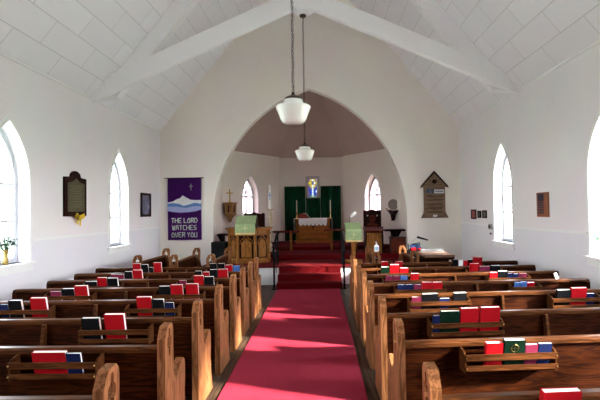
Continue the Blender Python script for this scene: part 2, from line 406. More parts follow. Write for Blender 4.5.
def poly_wall(name, a, b, label, hole=None, zt=AZ+.2, m=None):
    a, b = Vector((*a, 0)), Vector((*b, 0)); U = (b-a); L = U.length; U.normalize(); N = Vector((-U.y, U.x, 0))
    o = MB().prism([(-.03, .3), (L+.03, .3), (L+.03, zt), (-.03, zt)], [hole] if hole else [], O=a, U=U, V=(0,0,1), N=N, t=T)
    return struct(o.build(name, m or M_APSE), label), a, U, N, L
poly_wall('wall_apse_side', (SXL, YF+.2), (SXL, SY), 'left side wall of the chancel')
tw = .445
LW = math.hypot(SXL-BX0, BY-SY)
hl = lancet(LW*tw, .37, 1.42, 2.15, 2.88)
_, a, U, N, L = poly_wall('wall_apse_left', (SXL, SY), (BX0, BY), 'angled left apse wall with a small window', hl)
window(a+U*L*tw, U, N, .37, 1.42, 2.15, 2.88, 'small pointed apse window behind the pulpit', glass=M_PINKG, bars=(1.62, 2.2))
LW2 = math.hypot(SXR-BX1, BY-SY)
hl = lancet(LW2*(1-tw), .37, 1.42, 2.15, 2.88)
_, a, U, N, L = poly_wall('wall_apse_right', (BX1, BY), (SXR, SY), 'angled right apse wall with a small window', hl)
window(a+U*L*(1-tw), U, N, .37, 1.42, 2.15, 2.88, 'small pointed apse window behind the dark throne', glass=M_PINKG, bars=(1.62, 2.2))
poly_wall('wall_apse_side', (SXR, SY), (SXR, YF+.2), 'right side wall of the chancel')
swx, swh, sz0, sz1 = -.26-BX0, .16, 2.20, 2.86
poly_wall('wall_apse_back', (BX0, BY), (BX1, BY), 'flat back wall of the apse behind the altar', [(swx-swh, sz0), (swx+swh, sz0), (swx+swh, sz1), (swx-swh, sz1)])
P0 = (CX, 12.5, 5.95); PF = (CX, YF+.2, 5.95)
def facet(pts, nm='ceiling_apse'):
    b = bmesh.new(); lo = [b.verts.new(p) for p in pts]; hi = [b.verts.new((p[0], p[1], p[2]+.15)) for p in pts]; n = len(pts)
    b.faces.new(lo); b.faces.new(hi[::-1])
    for i in range(n): b.faces.new((lo[i], hi[i], hi[(i+1) % n], lo[(i+1) % n]))
    m = MB(); m.bm.free(); m.bm = b; return struct(m.build(nm, M_APSEC), 'sloping mauve facet of the apse ceiling')
e = .12
facet([(SXL-e, YF+.1, AZ), (SXL-e, SY, AZ), P0, (CX, YF+.1, 5.95)]); facet([(SXL-e, SY, AZ), (BX0-.1, BY+e, AZ), P0])
facet([(BX0-.1, BY+e, AZ), (BX1+.1, BY+e, AZ), P0]); facet([(BX1+.1, BY+e, AZ), (SXR+e, SY, AZ), P0]); facet([(SXR+e, SY, AZ), (SXR+e, YF+.1, AZ), (CX, YF+.1, 5.95), P0])

# stained glass in the back wall (own coloured glass, generic pattern)
sg = thing('stained_glass_window', 'tiny stained glass window of blue, yellow and white pieces above green curtain', 'stained glass', (-.26, BY, 0))
o = MB().prism([(-.25, 2.14), (.25, 2.14), (.25, 2.95), (-.25, 2.95)], [[(-swh, sz0), (swh, sz0), (swh, sz1), (-swh, sz1)]], O=(0,-.03,0), N=(0,1,0), t=.03).build('surround', mat('stone_surround', (.55, .50, .45), .8), sg)
gw = {k: glass_mat('stained_'+k, tuple(v*.21 for v in c)) for k, c in dict(blue=(.05,.22,.75), yellow=(.8,.7,.2), white=(.8,.85,.85), green=(.2,.5,.3), violet=(.35,.3,.5)).items()}
cols = [-.16, -.10, -.035, .035, .10, .16]; rows_ = [2.20, 2.27, 2.36, 2.45, 2.54, 2.65, 2.76, 2.86]
pattern = ['vgwgv', 'vbwbv', 'vbwbw', 'bvwvb', 'vywyv', 'yyvwy', 'vywyv']
key_ = dict(v='violet', g='green', w='white', b='blue', y='yellow')
pieces = [(key_[ch], cols[q], cols[q+1], rows_[r_], rows_[r_+1]) for r_, rw in enumerate(pattern) for q, ch in enumerate(rw)]
for k in gw:
    b = MB()
    for c, x0, x1, z0, z1 in pieces:
        if c == k: b.box(x0, x1, .05, .056, z0, z1)
    b.build('coloured_pane', gw[k], sg)
b = MB()
for x in cols: b.box(x-.004, x+.004, .045, .06, 2.2, 2.86)
for z in rows_: b.box(-.16, .16, .0445, .0605, z-.004, z+.004)
b.build('lead_came', M_IRON, sg)
lp = bpy.data.lights.new('sky_portal', 'AREA'); lp.shape = 'RECTANGLE'; lp.size = .4; lp.size_y = .75; lp.cycles.is_portal = True
lo = bpy.data.objects.new('sky_portal', lp); C.objects.link(lo); lo.location = (-.26, BY+T+.05, 2.53); lo.rotation_euler = (-PI/2, 0, 0)
# ground outside
struct(MB().box(-60, 60, -60, 60, -.5, -.45).build('ground', mat('pale_grass', (.45, .50, .35), .9, noise=.2, nscale=2)), 'pale ground outside the windows')

# aisle runner
tag(MB().box(-.96, .40, YB+.1, 9.145, .001, .014).build('carpet_runner', M_CARPET, bevel=.004), 'long crimson carpet runner down the middle aisle', 'carpet')

# ------------------------------------------------------------------ pews
PROFILE = [(0,0),(0,.835),(.035,.90),(.05,.918),(.13,.925),(.155,.895),(.160,.86),(.160,.68),(.168,.58),(.185,.525),(.21,.50),(.24,.51),(.29,.555),(.335,.585),(.37,.595),(.40,.575),(.415,.54),(.415,.42),(.405,.33),(.415,.2),(.45,.08),(.47,0)]
def quatrefoil(cu, cv, ru=.020, rv=.020, d=.019, n=28):
    out = []
    for i in range(n):
        a = 2*PI*i/n
        r = .016+.034*abs(math.cos(2*a))**.6
        out.append((cu+r*math.cos(a)*.85, cv+r*math.sin(a)*2.0))
    return out
def pew_end_mesh(sg):
    return MB().prism(PROFILE, [quatrefoil(.083, .80)], O=(0,0,0), U=(0,1,0), V=(0,0,1), N=(sg,0,0), t=.055)
def make_pew(name_label, sg, L, lowend=True, twist=0):
    """local x runs from the aisle end outwards (times sg), y to the front, backrest near y=.06"""
    t = thing('pew', name_label, 'pew')
    e = pew_end_mesh(sg)
    if twist: bmesh.ops.rotate(e.bm, verts=list(e.bm.verts), cent=(.0275*sg, .06, 0), matrix=Matrix.Rotation(twist, 3, 'Z'))
    e.build('pew_end', M_PEWZ, t)
    x0, x1 = sg*.055, sg*L
    xa, xb = min(x0, x1), max(x0, x1)
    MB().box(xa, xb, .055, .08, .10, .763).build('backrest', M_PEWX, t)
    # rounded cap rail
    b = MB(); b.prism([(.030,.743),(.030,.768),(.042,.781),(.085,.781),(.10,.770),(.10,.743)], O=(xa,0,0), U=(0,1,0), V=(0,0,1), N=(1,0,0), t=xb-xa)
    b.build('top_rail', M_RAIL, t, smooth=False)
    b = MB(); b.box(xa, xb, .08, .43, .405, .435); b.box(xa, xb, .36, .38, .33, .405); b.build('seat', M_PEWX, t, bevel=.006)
    if lowend:
        w = MB().prism([(.03,0),(.03,.73),(.05,.772),(.10,.775),(.13,.72),(.15,.6),(.2,.56),(.38,.56),(.42,.5),(.43,0)], O=(x1,0,0), U=(0,1,0), V=(0,0,1), N=(sg,0,0), t=.04)
        w.build('wall_end_panel', M_PEWX, t)
    else:
        w = pew_end_mesh(sg); w.move((x1, 0, 0)); w.build('pew_end', M_PEWZ, t)
    return t
def add_rack(pew, xa, xb, near=False):
    xa, xb = min(xa, xb), max(xa, xb)
    r = MB().box(xa, xb, -.048, .054, .591, .603).build('book_rack', M_PEWX, pew)
    for z0, z1 in ((.603, .637), (.670, .713)): MB().box(xa-.012, xb+.012, -.062, -.049, z0, z1).build('slat', M_RAIL, r, bevel=.002)
    for x in (xa-.012, xb+.001):
        MB().prism([(-.048,.585),(.054,.585),(.054,.742),(.036,.742),(-.03,.725),(-.048,.705)], O=(x,0,0), U=(0,1,0), V=(0,0,1), N=(1,0,0), t=.011).build('rack_end', M_RAIL, r)
    if near:
        for x in (xa-.004, xb+.004):
            for z in (.62, .692): MB().lathe([(.005, -.066), (.006, -.064), (.006, -.061)], (x, 0, z), 8, 'Y').build('screw_head', M_BRASS, r)
def add_divider(pew, x):
    MB().prism([(.054,.10),(.054,.740),(.022,.740),(.0,.60),(-.035,.15),(-.035,.10)], O=(x-.013,0,0), U=(0,1,0), V=(0,0,1), N=(1,0,0), t=.026).build('back_support', M_RAIL, pew)
ROWS = {'L': [2.06, 2.87, 3.64, 4.42, 5.15, 5.80, 6.45, 7.07], 'R': [2.03, 2.90, 3.69, 4.54, 5.24, 5.94, 6.60, 7.20]}
AL, AR = -1.07, .515
LL, LR = 2.72, 2.90
SKEW_R = math.radians(3.6)
ordn = ['front', 'second', 'third', 'fourth', 'fifth', 'sixth', 'seventh', 'eighth']
pews = {}
base = {}
for side in 'LR':
    sgn = -1 if side == 'L' else 1
    sn = 'left' if side == 'L' else 'right'
    for i, y in enumerate(ROWS[side]):
        k = 7-i
        lab = 'oak pew on the %s of the aisle, %s' % (sn, 'the front row' if k == 0 else ('%s row from the front' % ordn[k] if k < 7 else 'the row nearest the camera'))
        loc = ((AL if sgn < 0 else AR), y, 0); rz = 0 if sgn < 0 else SKEW_R
        if i == 0:
            p = make_pew(lab, sgn, LL if sgn < 0 else LR, twist=0 if sgn < 0 else -SKEW_R); p.location = loc; p.rotation_euler = (0,0,rz); p['group'] = 'pews left of the aisle' if sgn < 0 else 'pews right of the aisle'
            base[side] = p
        else: p = dup(base[side], loc, rz, lab)
        pews[side+str(i)] = p
# rack extents and dividers in image columns, per row
BY_ROW = {
 'L1': dict(racks=[(13,97,366)], div=[]), 'L2': dict(racks=[(82,149,334)], div=[40]),
 'L3': dict(racks=[(127,178,312),(-6,50,312)], div=[93]), 'L4': dict(racks=[(155,203,297),(46,93,297)], div=[124]),
 'L5': dict(racks=[(176,216,286),(82,121,287)], div=[146]), 'L6': dict(racks=[(192,230,278),(109,146,278)], div=[168]),
 'L7': dict(racks=[(206,243,271),(130,166,271)], div=[185]),
 'R0': dict(racks=[(505,600,416)], div=[]), 'R1': dict(racks=[(465,553,360)], div=[]), 'R2': dict(racks=[(431,501,328)], div=[550]),
 'R3': dict(racks=[(410,469,306),(552,599,303)], div=[505]), 'R4': dict(racks=[(396,445,290),(512,540,287)], div=[479]),
 'R5': dict(racks=[(384,421,281),(488,529,279)], div=[457]), 'R6': dict(racks=[(379,411,273),(468,502,271)], div=[437]),
 'R7': dict(racks=[(378,406,267),(451,484,264)], div=[428]),
}
def local_x(row, px, py, yl=-.02):
    p = pews[row]; a = p.rotation_euler.z; n = Vector((-math.sin(a), math.cos(a), 0)); q = onplane(px, py, Vector(p.location)+n*yl, n)
    d = q-Vector(p.location); return d.x*math.cos(a)+d.y*math.sin(a), q.z
for row, dd in BY_ROW.items():
    sgn = -1 if row[0] == 'L' else 1; Lm = (LL if sgn < 0 else LR)-.04
    for a, b_, py in dd['racks']:
        xa, xb = local_x(row, a, py)[0], local_x(row, b_, py)[0]
        xa, xb = max(-Lm, xa) if sgn < 0 else xa, xb if sgn < 0 else min(Lm, xb)
        add_rack(pews[row], xa, xb, row in ('R1', 'R2', 'L1'))
    for a in dd['div']: add_divider(pews[row], local_x(row, a, dd['racks'][0][2])[0])

# ------------------------------------------------------------------ books
COV = {'red': mat('red_book_cloth', (.36, .006, .010), .45), 'black': mat('black_book_leather', (.006, .006, .007), .5), 'green': mat('dark_green_book_cloth', (.004, .016, .008), .45),
       'blue': mat('navy_book_cloth', (.008, .014, .06), .5), 'purple': mat('maroon_book_cloth', (.18, .02, .05), .5), 'white': mat('white_booklet_paper', (.75, .75, .73), .7), 'lightblue': mat('light_blue_book_cloth', (.06, .14, .38), .5)}
def make_book(w, h, t, col, lean, label, group):
    b = thing('hymn_book', label, 'book', group=group)
    m = MB()   # spine up/cover: boards at y extremes, spine at one side
    m.box(-w/2, w/2, 0, .0025, 0, h); m.box(-w/2, w/2, t-.0025, t, 0, h); m.box(-w/2, -w/2+.003, .0025, t-.0025, 0, h)
    m.build('cover', COV[col], b)
    MB().box(-w/2+.004, w/2-.003, .003, t-.003, .003, h-.003).build('pages', M_PAGE, b)
    return b
# (row, x0, x1, y_top, colour)
BOOKS = [
 ('L1',[(32,66,351,'red'),(66,81,352.5,'blue')]),
 ('L2',[(82,100,317,'black'),(105,125,313,'red')]),
 ('L3',[(137,152,296,'red'),(152.5,164,298.5,'black'),(165,174,302,'blue')]),
 ('L3b',[(0,8,304,'blue'),(9,22,299.5,'black'),(31,47,297,'red')]),
 ('L4',[(159,170.5,285.5,'black'),(171,183,284,'red'),(186,198.5,283,'red')]),
 ('L4b',[(50,61,291,'purple'),(62,74.5,288,'black'),(75,88,285,'red')]),
 ('L5',[(179,186.5,280,'purple'),(194,204,275,'red'),(204.5,214,276,'black')]),
 ('L5b',[(85,97,281,'black'),(97.5,107,277,'red'),(107.5,118,277.5,'black')]),
 ('L6',[(195,202,270.5,'black'),(203,209.5,271.5,'red'),(210,217.5,269,'black'),(218,228,268.5,'red')]),
 ('L6b',[(111,124,274,'purple'),(125,132.5,271,'black'),(133,142.5,269.5,'red')]),
 ('L7',[(210,217,263,'black'),(218,225,263,'black'),(225.5,232.5,264.5,'red'),(233,240,265.5,'lightblue')]),
 ('L7b',[(133,141,263,'red'),(141.5,148.5,264,'black'),(149,153.5,267,'black'),(154,162,262,'red')]),
 ('R0',[(541,579,388,'red')]),
 ('R1',[(486,503,341.5,'red'),(504,525,338.5,'green'),(525.5,538,343.5,'purple'),(538.5,552,342.5,'blue')]),
 ('R2',[(433,440,315,'blue'),(440.5,459.5,310,'green'),(460,478.5,307,'red'),(480,499.5,306,'red')]),
 ('R3',[(412,421.5,296.5,'purple'),(422,438,293,'black'),(440,450,298,'blue'),(453.5,466.5,292,'black')]),
 ('R3b',[(557,570.5,289,'black'),(571,586.5,287,'red'),(587,595,293,'blue')]),
 ('R4',[(398,405,284,'blue'),(405.5,413.5,284,'blue'),(414,421.5,284,'purple'),(422,432,281.5,'red'),(432.5,442.5,281.5,'red')]),
 ('R4b',[(515,520,282,'lightblue'),(520.5,527,281.5,'lightblue'),(527.5,535,282,'red')]),
 ('R5',[(386,393,275.5,'purple'),(393.5,400,275.5,'purple'),(400.5,407.5,275.5,'lightblue'),(411,419,273,'red')]),
 ('R5b',[(490,497.5,272,'red'),(498,507.5,270.5,'black'),(508,513,273,'blue'),(513.5,518.5,273.5,'blue'),(519,527,273,'purple')]),
 ('R6',[(381,389.5,266.5,'green'),(390,399,264,'red'),(400,408.5,267.5,'red')]),
 ('R6b',[(470,479,263,'red'),(480,490,266,'purple'),(491,500,265,'black')]),
 ('R7',[(381.5,388,261,'red'),(395.5,403,261,'red')]),
 ('R7b',[(453,458,259,'black'),(459,463,260,'white'),(463.5,467.5,260,'red'),(468,472.5,259,'black'),(473,482,256.5,'red')]),
]
posn = ['leftmost', 'second', 'third', 'fourth', 'fifth']
colname = dict(red='red', black='black', green='dark green', blue='navy blue', purple='maroon', white='white', lightblue='light blue')
tilt_rng = random.Random(3)
for key, lst in BOOKS:
    row = key[:2]; far = key.endswith('b'); k = 7-int(row[1]); sn = 'left' if row[0] == 'L' else 'right'
    two = any(kk == row+'b' for kk, _ in BOOKS)
    pos_r = '' if not two else ('wall-side ' if far else 'aisle-side ')
    rowname = 'front' if k == 0 else ('camera-nearest' if k == 7 else ordn[k])
    p = pews[row]; a = p.rotation_euler.z
    for j, (x0, x1, yt, col) in enumerate(lst):
        n = len(lst)
        where = 'alone' if n == 1 else (posn[j] if j < n-1 or n == 1 else 'rightmost')
        py = yt+8
        xa, _ = local_x(row, x0, py, -.05); xb, _ = local_x(row, x1, py, -.05)
        _, zt = local_x(row, (x0+x1)/2, yt, -.05)
        w = xb-xa-.003; h = max(.09, min(.25, zt-.605)); t = .034 if col in ('red', 'black', 'green') else .022
        lab = '%s hymn book, %s in %srack on %s %s pew' % (colname[col], where, pos_r, rowname, sn)
        th_ = math.radians(13); h = max(.09, (zt-.605-t*math.sin(th_))/math.cos(th_))
        loc = Vector(((xa+xb)/2, -.0215, .6045)); R = Matrix.Rotation(a, 4, 'Z')
        lean = th_
        b = make_book(w, h, t, col, lean, lab, 'hymn books in the pew racks')
        b.matrix_world = Matrix.Translation(p.location) @ R @ Matrix.Translation(loc) @ Matrix.Rotation(lean, 4, 'X')
        if key == 'R1' and col == 'green':
            e = MB(); e.tube([(.026*math.cos(q*PI/8), -.001, h*.72+.026*math.sin(q*PI/8)) for q in range(16)], .0018, 5, True)
            e.box(-.0018, .0018, -.002, 0, h*.72-.038, h*.72+.038); e.box(-.032, .032, -.002, 0, h*.72-.0018, h*.72+.0018)
            e.build('gold_emblem', M_BRASS, b)
# leaflet leaning in the fourth right pew
lx, lz = local_x('R4', 560, 287, .0); p = pews['R4']
q = Matrix.Translation(p.location) @ Matrix.Rotation(SKEW_R, 4, 'Z')
o = MB().box(-.02, .02, 0, .003, 0, .085).build('leaflet', COV['white']); o.matrix_world = q @ Matrix.Translation((lx, .02, .57+.18)) @ Matrix.Rotation(math.radians(-24), 4, 'Y')
o.matrix_world = q @ Matrix.Translation((lx, .045, .782)) @ Matrix.Rotation(math.radians(-20), 4, 'Y')
o.location.z = .7825
tag(o, 'small white folded leaflet propped on the top rail of the fifth right pew', 'leaflet')

# sideways choir pews at the front
choir = make_pew('oak choir pew set sideways by the left wall', -1, 1.45, lowend=False)
choir['group'] = 'sideways pews before the chancel'
def place_choir(pw, x, y): pw.location = (x, y, 0); pw.rotation_euler = (0, 0, -PI/2)
# local -x (sg=-1) -> world +Y when rotated by -90 deg; local y -> world +X
place_choir(choir, -3.52, 7.83)
c2 = dup(choir, (-2.84, 7.83, 0), -PI/2, 'oak choir pew set sideways, middle of the three on the left')
c3 = dup(choir, (-2.14, 7.83, 0), -PI/2, 'oak choir pew set sideways beside the pulpit')
# right ones face left: back towards the right wall
choir_r = make_pew('oak choir pew set sideways, hand sanitizer on its near end', 1, 1.15, lowend=False); choir_r['group'] = 'sideways pews before the chancel'
choir_r.rotation_euler = (0, 0, PI/2); choir_r.location = (1.12, 7.89, 0)
c5 = dup(choir_r, (1.85, 7.96, 0), PI/2, 'oak choir pew set sideways, next to the organ with the bag')

# ------------------------------------------------------------------ lamps
def make_lamp(y, z_bot_anchor, label):
    """y, height of anchoring canopy"""
    t = thing('pendant_lamp', label, 'pendant lamp', (CX, y, 0), group='schoolhouse pendant lamps')
    prof = [(.0,2.662),(.085,2.664),(.12,2.678),(.143,2.71),(.158,2.755),(.175,2.80),(.190,2.832),(.194,2.845),(.186,2.858),(.15,2.868),(.118,2.878),(.110,2.90),(.104,2.925),(.075,2.93)]
    g = MB().lathe(prof, seg=36).build('glass_shade', M_OPAL, t, smooth=True)
    MB().lathe([(.03,2.925),(.106,2.926),(.100,2.945),(.060,2.968),(.026,2.978),(.018,3.0),(.012,3.02),(.0,3.022)], seg=24).build('fitter', M_BRONZE, t, smooth=True)
    b = MB(); z = 3.03; k = 0
    while z < z_bot_anchor-.05:
        a = PI/2*(k % 2)
        pts = [Vector((.014*math.cos(q*PI/4)*math.cos(a), .014*math.cos(q*PI/4)*math.sin(a), z+.018*math.sin(q*PI/4))) for q in range(8)]
        b.tube(pts, 0.0034, 5, True); z += .026; k += 1
    b.build('chain', M_BRONZE, t)
    b = MB(); n = 40
    b.tube([(.014*math.cos(q*1.3), .014*math.sin(q*1.3), 3.02+(z_bot_anchor-3.05)*q/n) for q in range(n+1)], .003, 5)
    b.build('cord', mat('brown_cord', (.09, .06, .04), .8), t)
    MB().lathe([(.018, z_bot_anchor-.07), (.06, z_bot_anchor-.05), (.065, z_bot_anchor-.02), (.03, z_bot_anchor)], seg=20).build('canopy', M_BRONZE, t, smooth=True)
    return t
make_lamp(4.6, 5.5, 'opal glass pendant lamp on a long chain, the nearer and larger one')
make_lamp(8.01, 5.5, 'opal glass pendant lamp on a long chain, the farther one before the arch')

# ------------------------------------------------------------------ banner
def text_mesh(body, size, ext=.002, bold=.004):
    cu = bpy.data.curves.new('lettering', 'FONT'); cu.body = body; cu.size = size; cu.extrude = ext; cu.offset = bold
    cu.align_x = 'CENTER'; cu.resolution_u = 3
    o = bpy.data.objects.new('lettering', cu); C.objects.link(o)
    dg = bpy.context.evaluated_depsgraph_get(); me = bpy.data.meshes.new_from_object(o.evaluated_get(dg)); bpy.data.objects.remove(o)
    return me
def stroke_text(lines, b, cx, ztop, cw, ch, gap, lead, r, y):
    """angular cut-felt capitals built of strokes"""
    G = {'T':[[(0,1),(1,1)],[(.5,1),(.5,0)]],'H':[[(0,1),(0,0)],[(1,1),(1,0)],[(0,.5),(1,.5)]],'E':[[(1,1),(0,1),(0,0),(1,0)],[(0,.5),(.8,.5)]],'L':[[(0,1),(0,0),(.9,0)]],
         'O':[[(.5,1),(0,.6),(.1,0),(.9,0),(1,.6),(.5,1)]],'R':[[(0,0),(0,1),(.9,1),(.9,.55),(0,.5)],[(.3,.5),(1,0)]],'D':[[(0,0),(0,1),(.6,1),(1,.6),(1,.3),(.6,0),(0,0)]],
         'W':[[(0,1),(.15,0),(.5,.0),(.5,.8)],[(.5,0),(.85,0),(1,1)]],'A':[[(0,0),(.2,1),(.8,1),(1,0)],[(.1,.45),(.9,.45)]],'C':[[(1,1),(.2,1),(0,.5),(.2,0),(1,0)]],'S':[[(1,1),(.1,.9),(.1,.55),(.95,.45),(.9,.05),(0,0)]],
         'V':[[(0,1),(.35,0),(.6,0),(1,1)]],'Y':[[(0,1),(.5,.5),(1,1)],[(.5,.5),(.5,0)]],'U':[[(0,1),(.05,0),(.95,0),(1,1)]]}
    for li, s in enumerate(lines):
        Wd = sum((cw+gap) if c != ' ' else cw*.9 for c in s)-gap; x = cx-Wd/2; z = ztop-li*lead
        for c in s:
            if c == ' ': x += cw*.9; continue
            for pl in G[c]:
                for (u0, v0), (u1, v1) in zip(pl, pl[1:]):
                    p0 = Vector((x+u0*cw, 0, z-ch+v0*ch)); p1 = Vector((x+u1*cw, 0, z-ch+v1*ch)); d = (p1-p0).normalized(); nn = Vector((-d.z, 0, d.x))*r; e = d*r*.6
                    b.prism([((p0+nn-e).x, (p0+nn-e).z), ((p1+nn+e).x, (p1+nn+e).z), ((p1-nn+e).x, (p1-nn+e).z), ((p0-nn-e).x, (p0-nn-e).z)], O=(0, y, 0), N=(0,-1,0), t=.002)
            x += cw+gap
bx0, bx1, bz0, bz1 = -4.07, -3.17, .98, 2.63
bn = thing('banner', 'purple felt banner with white mountains and lettering hanging in the left corner', 'banner', ((bx0+bx1)/2, YF-.04, 0))
M_PURP = mat('purple_felt', (.10, .018, .19), .95, noise=.12, nscale=40, spec=.1); M_FW = mat('white_felt', (.75, .74, .76), .9)
hw = (bx1-bx0)/2
b = MB(); nx = 24
for i in range(nx):
    u0, u1 = -hw+2*hw*i/nx, -hw+2*hw*(i+1)/nx
vs = []
for i in range(nx+1):
    u = -hw+2*hw*i/nx; row = []
    for j in range(9):
        z = bz0+(bz1-bz0)*j/8; row.append(b.bm.verts.new((u, .010*math.sin(i*.9)*(1-j/8)*.6, z)))
    vs.append(row)
for i in range(nx):
    for j in range(8): b.bm.faces.new((vs[i][j], vs[i+1][j], vs[i+1][j+1], vs[i][j+1]))
r = bmesh.ops.solidify(b.bm, geom=list(b.bm.faces), thickness=.004)
b.build('cloth', M_PURP, bn, smooth=True)
MB().tube([(-hw-.09, .005, bz1+.005), (hw+.07, .005, bz1+.005)], .011, 8).build('rod', M_RAIL, bn)
def felt(poly, nm, col, y): MB().prism(poly, O=(0, y, 0), N=(0,-1,0), t=.002).build(nm, col, bn)
zz = lambda py: 1.7+(213-py)*11.16/420
felt([(-hw,1.87),(-hw,1.98),(-.30,2.01),(-.20,2.07),(-.12,2.09),(-.04,2.17),(0,2.14),(.09,2.09),(.16,2.05),(.28,2.04),(hw,2.04),(hw,1.87)], 'mountain_felt', M_FW, -.012)
felt([(-hw,1.80),(-hw,1.95),(-.32,1.97),(-.14,1.945),(-.02,1.89),(.12,1.92),(.26,1.965),(hw,1.94),(hw,1.80)], 'blue_hill_felt', mat('mid_blue_felt', (.10, .22, .50), .95), -.014)
felt([(-hw,1.76),(-hw,1.875),(-.2,1.87),(.05,1.83),(.25,1.88),(hw,1.87),(hw,1.79),(.3,1.74),(.12,1.72),(-.1,1.71),(-.3,1.73)], 'pale_hill_felt', mat('lavender_felt', (.36, .40, .68), .95), -.016)
b = MB(); b.box(.175, .185, -.014, -.011, 2.30, 2.48); b.box(.13, .23, -.014, -.011, 2.405, 2.415); b.build('cross', M_FW, bn)
for wi, (word, wx, wz) in enumerate((('THE', -.215, 1.558), ('LORD', .165, 1.558), ('WATCHES', -.005, 1.368), ('OVER', -.165, 1.178), ('YOU', .205, 1.178))):
    b = MB(); stroke_text([word], b, wx, wz, .067, .116, .028, .19, .0085, -.012); b.build('lettering', M_FW, bn)

# ------------------------------------------------------------------ wall pieces
# memorial plaque on the left wall
pq = thing('memorial_plaque', 'tall dark wood plaque with arched top and yellow ribbon on left wall', 'plaque', (XL+.001, 7.27, 0))
hwp = .33
outline = [(-hwp,1.67),(hwp,1.67),(hwp,2.34),(.17,2.35)]+[(.15*math.cos(a), 2.36+.10*math.sin(a)) for a in [PI*i/8 for i in range(9)]]+[(-.17,2.35),(-hwp,2.34)]
MB().prism(outline, O=(0,0,0), U=(0,1,0), V=(0,0,1), N=(1,0,0), t=.035).build('board', M_DARKW, pq, bevel=.006)
MB().prism([(-hwp+.08,1.75),(hwp-.08,1.75),(hwp-.08,2.24),(.1,2.27),(0,2.33),(-.1,2.27),(-hwp+.08,2.24)], O=(.036,0,0), U=(0,1,0), V=(0,0,1), N=(1,0,0), t=.006).build('bronze_plate', mat('dull_bronze_plate', (.11, .10, .055), .45, .5, noise=.3, nscale=40), pq)
b = MB()
for k in range(9): b.box(.0425, .0435, -.17+.02*(k % 2), .17-.02*(k % 3), 2.19-.045*k, 2.2-.045*k)
b.build('engraved_lines', mat('tarnished_lettering', (.20, .18, .09), .6), pq)
rb = thing('ribbon_bow', 'yellow ribbon bow pinned to the bottom of the dark plaque', 'ribbon', (XL+.06, 7.30, 0))
M_YEL = mat('yellow_satin', (.90, .66, .04), .6)
def ribbon(pts, w, nm):
    b = MB(); L_ = []
    for i, p in enumerate(pts):
        p = Vector(p); d = (Vector(pts[min(i+1, len(pts)-1)])-Vector(pts[max(i-1, 0)])).normalized(); nn = Vector((0, -d.z, d.y))*w/2
        L_.append((b.bm.verts.new(p+nn), b.bm.verts.new(p-nn)))
    for A, B in zip(L_, L_[1:]): b.bm.faces.new((A[0], B[0], B[1], A[1]))
    bmesh.ops.solidify(b.bm, geom=list(b.bm.faces), thickness=.003); b.build(nm, M_YEL, rb)
ribbon([(0,0,1.66),(.02,-.05,1.70),(.03,-.10,1.71),(.02,-.12,1.68),(0,-.06,1.65),(0,0,1.655)], .045, 'loop'); ribbon([(0,0,1.66),(.02,.06,1.67),(.03,.13,1.70),(.02,.15,1.66),(0,.07,1.63),(0,0,1.655)], .05, 'loop')
ribbon([(.01,0,1.66),(.015,-.02,1.60),(.01,-.06,1.54)], .045, 'tail'); ribbon([(.01,0,1.66),(.02,.03,1.60),(.01,.03,1.50)], .05, 'tail')
MB().lathe([(.001,-.02),(.02,-.012),(.022,.012),(.001,.02)], (.018,0,1.66), 10).build('knot', M_YEL, rb, smooth=True)
# framed print, left wall
fp = thing('framed_picture', 'narrow dark framed print on the left wall beside the banner', 'picture', (XL+.001, 10.25, 0))
MB().prism([(-.29,1.62),(.29,1.62),(.29,2.2),(-.29,2.2)], [[(-.22,1.68),(.22,1.68),(.22,2.14),(-.22,2.14)]], U=(0,1,0), N=(1,0,0), t=.03).build('frame', M_DARKW, fp, bevel=.003)
MB().box(.002, .012, -.22, .22, 1.68, 2.14).build('print', mat('dusky_print', (.14, .13, .20), .5, noise=.9, nscale=5), fp)
# right wall small boards
def small_frame(y0, y1, z0, z1, inner, label, nm='framed_picture', cat='picture', fw=.03):
    f = thing(nm, label, cat, (XR-.001, (y0+y1)/2, (z0+z1)/2)); a, h = (y1-y0)/2, (z1-z0)/2
    MB().prism([(-a,-h),(a,-h),(a,h),(-a,h)], [[(-a+fw,-h+fw),(a-fw,-h+fw),(a-fw,h-fw),(-a+fw,h-fw)]], U=(0,1,0), N=(-1,0,0), t=.022).build('frame', M_DARKW, f)
    MB().box(-.012, -.002, -a+fw, a-fw, -h+fw, h-fw).build('print', inner, f)
small_frame(10.08, 10.40, 1.45, 1.68, mat('faded_red_print', (.40, .09, .09), .5, noise=.3, nscale=12), 'small framed red print, first of three by the right corner')
small_frame(9.78, 9.98, 1.48, 1.65, mat('dark_photo', (.04, .05, .04), .5, noise=.6, nscale=20), 'small dark framed photo, middle of three on right wall')
small_frame(9.45, 9.68, 1.48, 1.66, mat('grey_photo', (.09, .085, .07), .5, noise=.6, nscale=20), 'small dark framed photo, nearest window of three on right wall')
mb = thing('award_board', 'wooden board with dark square and rows of small plates on right wall', 'board', (XR-.001, 7.06, 1.75))
MB().box(-.025, 0, -.18, .18, -.205, .205).build('board', wood('reddish_board', (.22, .08, .045), (.34, .14, .08), 'Z'), mb, bevel=.004)
b = MB(); b.box(-.031, -.0255, -.05, .12, .06, .18); b.build('dark_panel', mat('dark_blue_panel', (.01, .015, .05), .3), mb)
b = MB()
for r_ in range(5):
    for c_ in range(3): b.box(-.031, -.0255, -.05+c_*.062, .004+c_*.062, .02-r_*.042, .048-r_*.042)
b.build('name_plates', mat('dark_plates', (.02, .02, .045), .4), mb)
th = thing('thermostat', 'small grey wall thermostat with a white card, left of right window', 'thermostat', (XR-.001, 9.24, 1.24))
MB().box(-.035, 0, -.09, .09, 0, .12).build('housing', mat('grey_plastic', (.28, .27, .26), .5), th, bevel=.008)
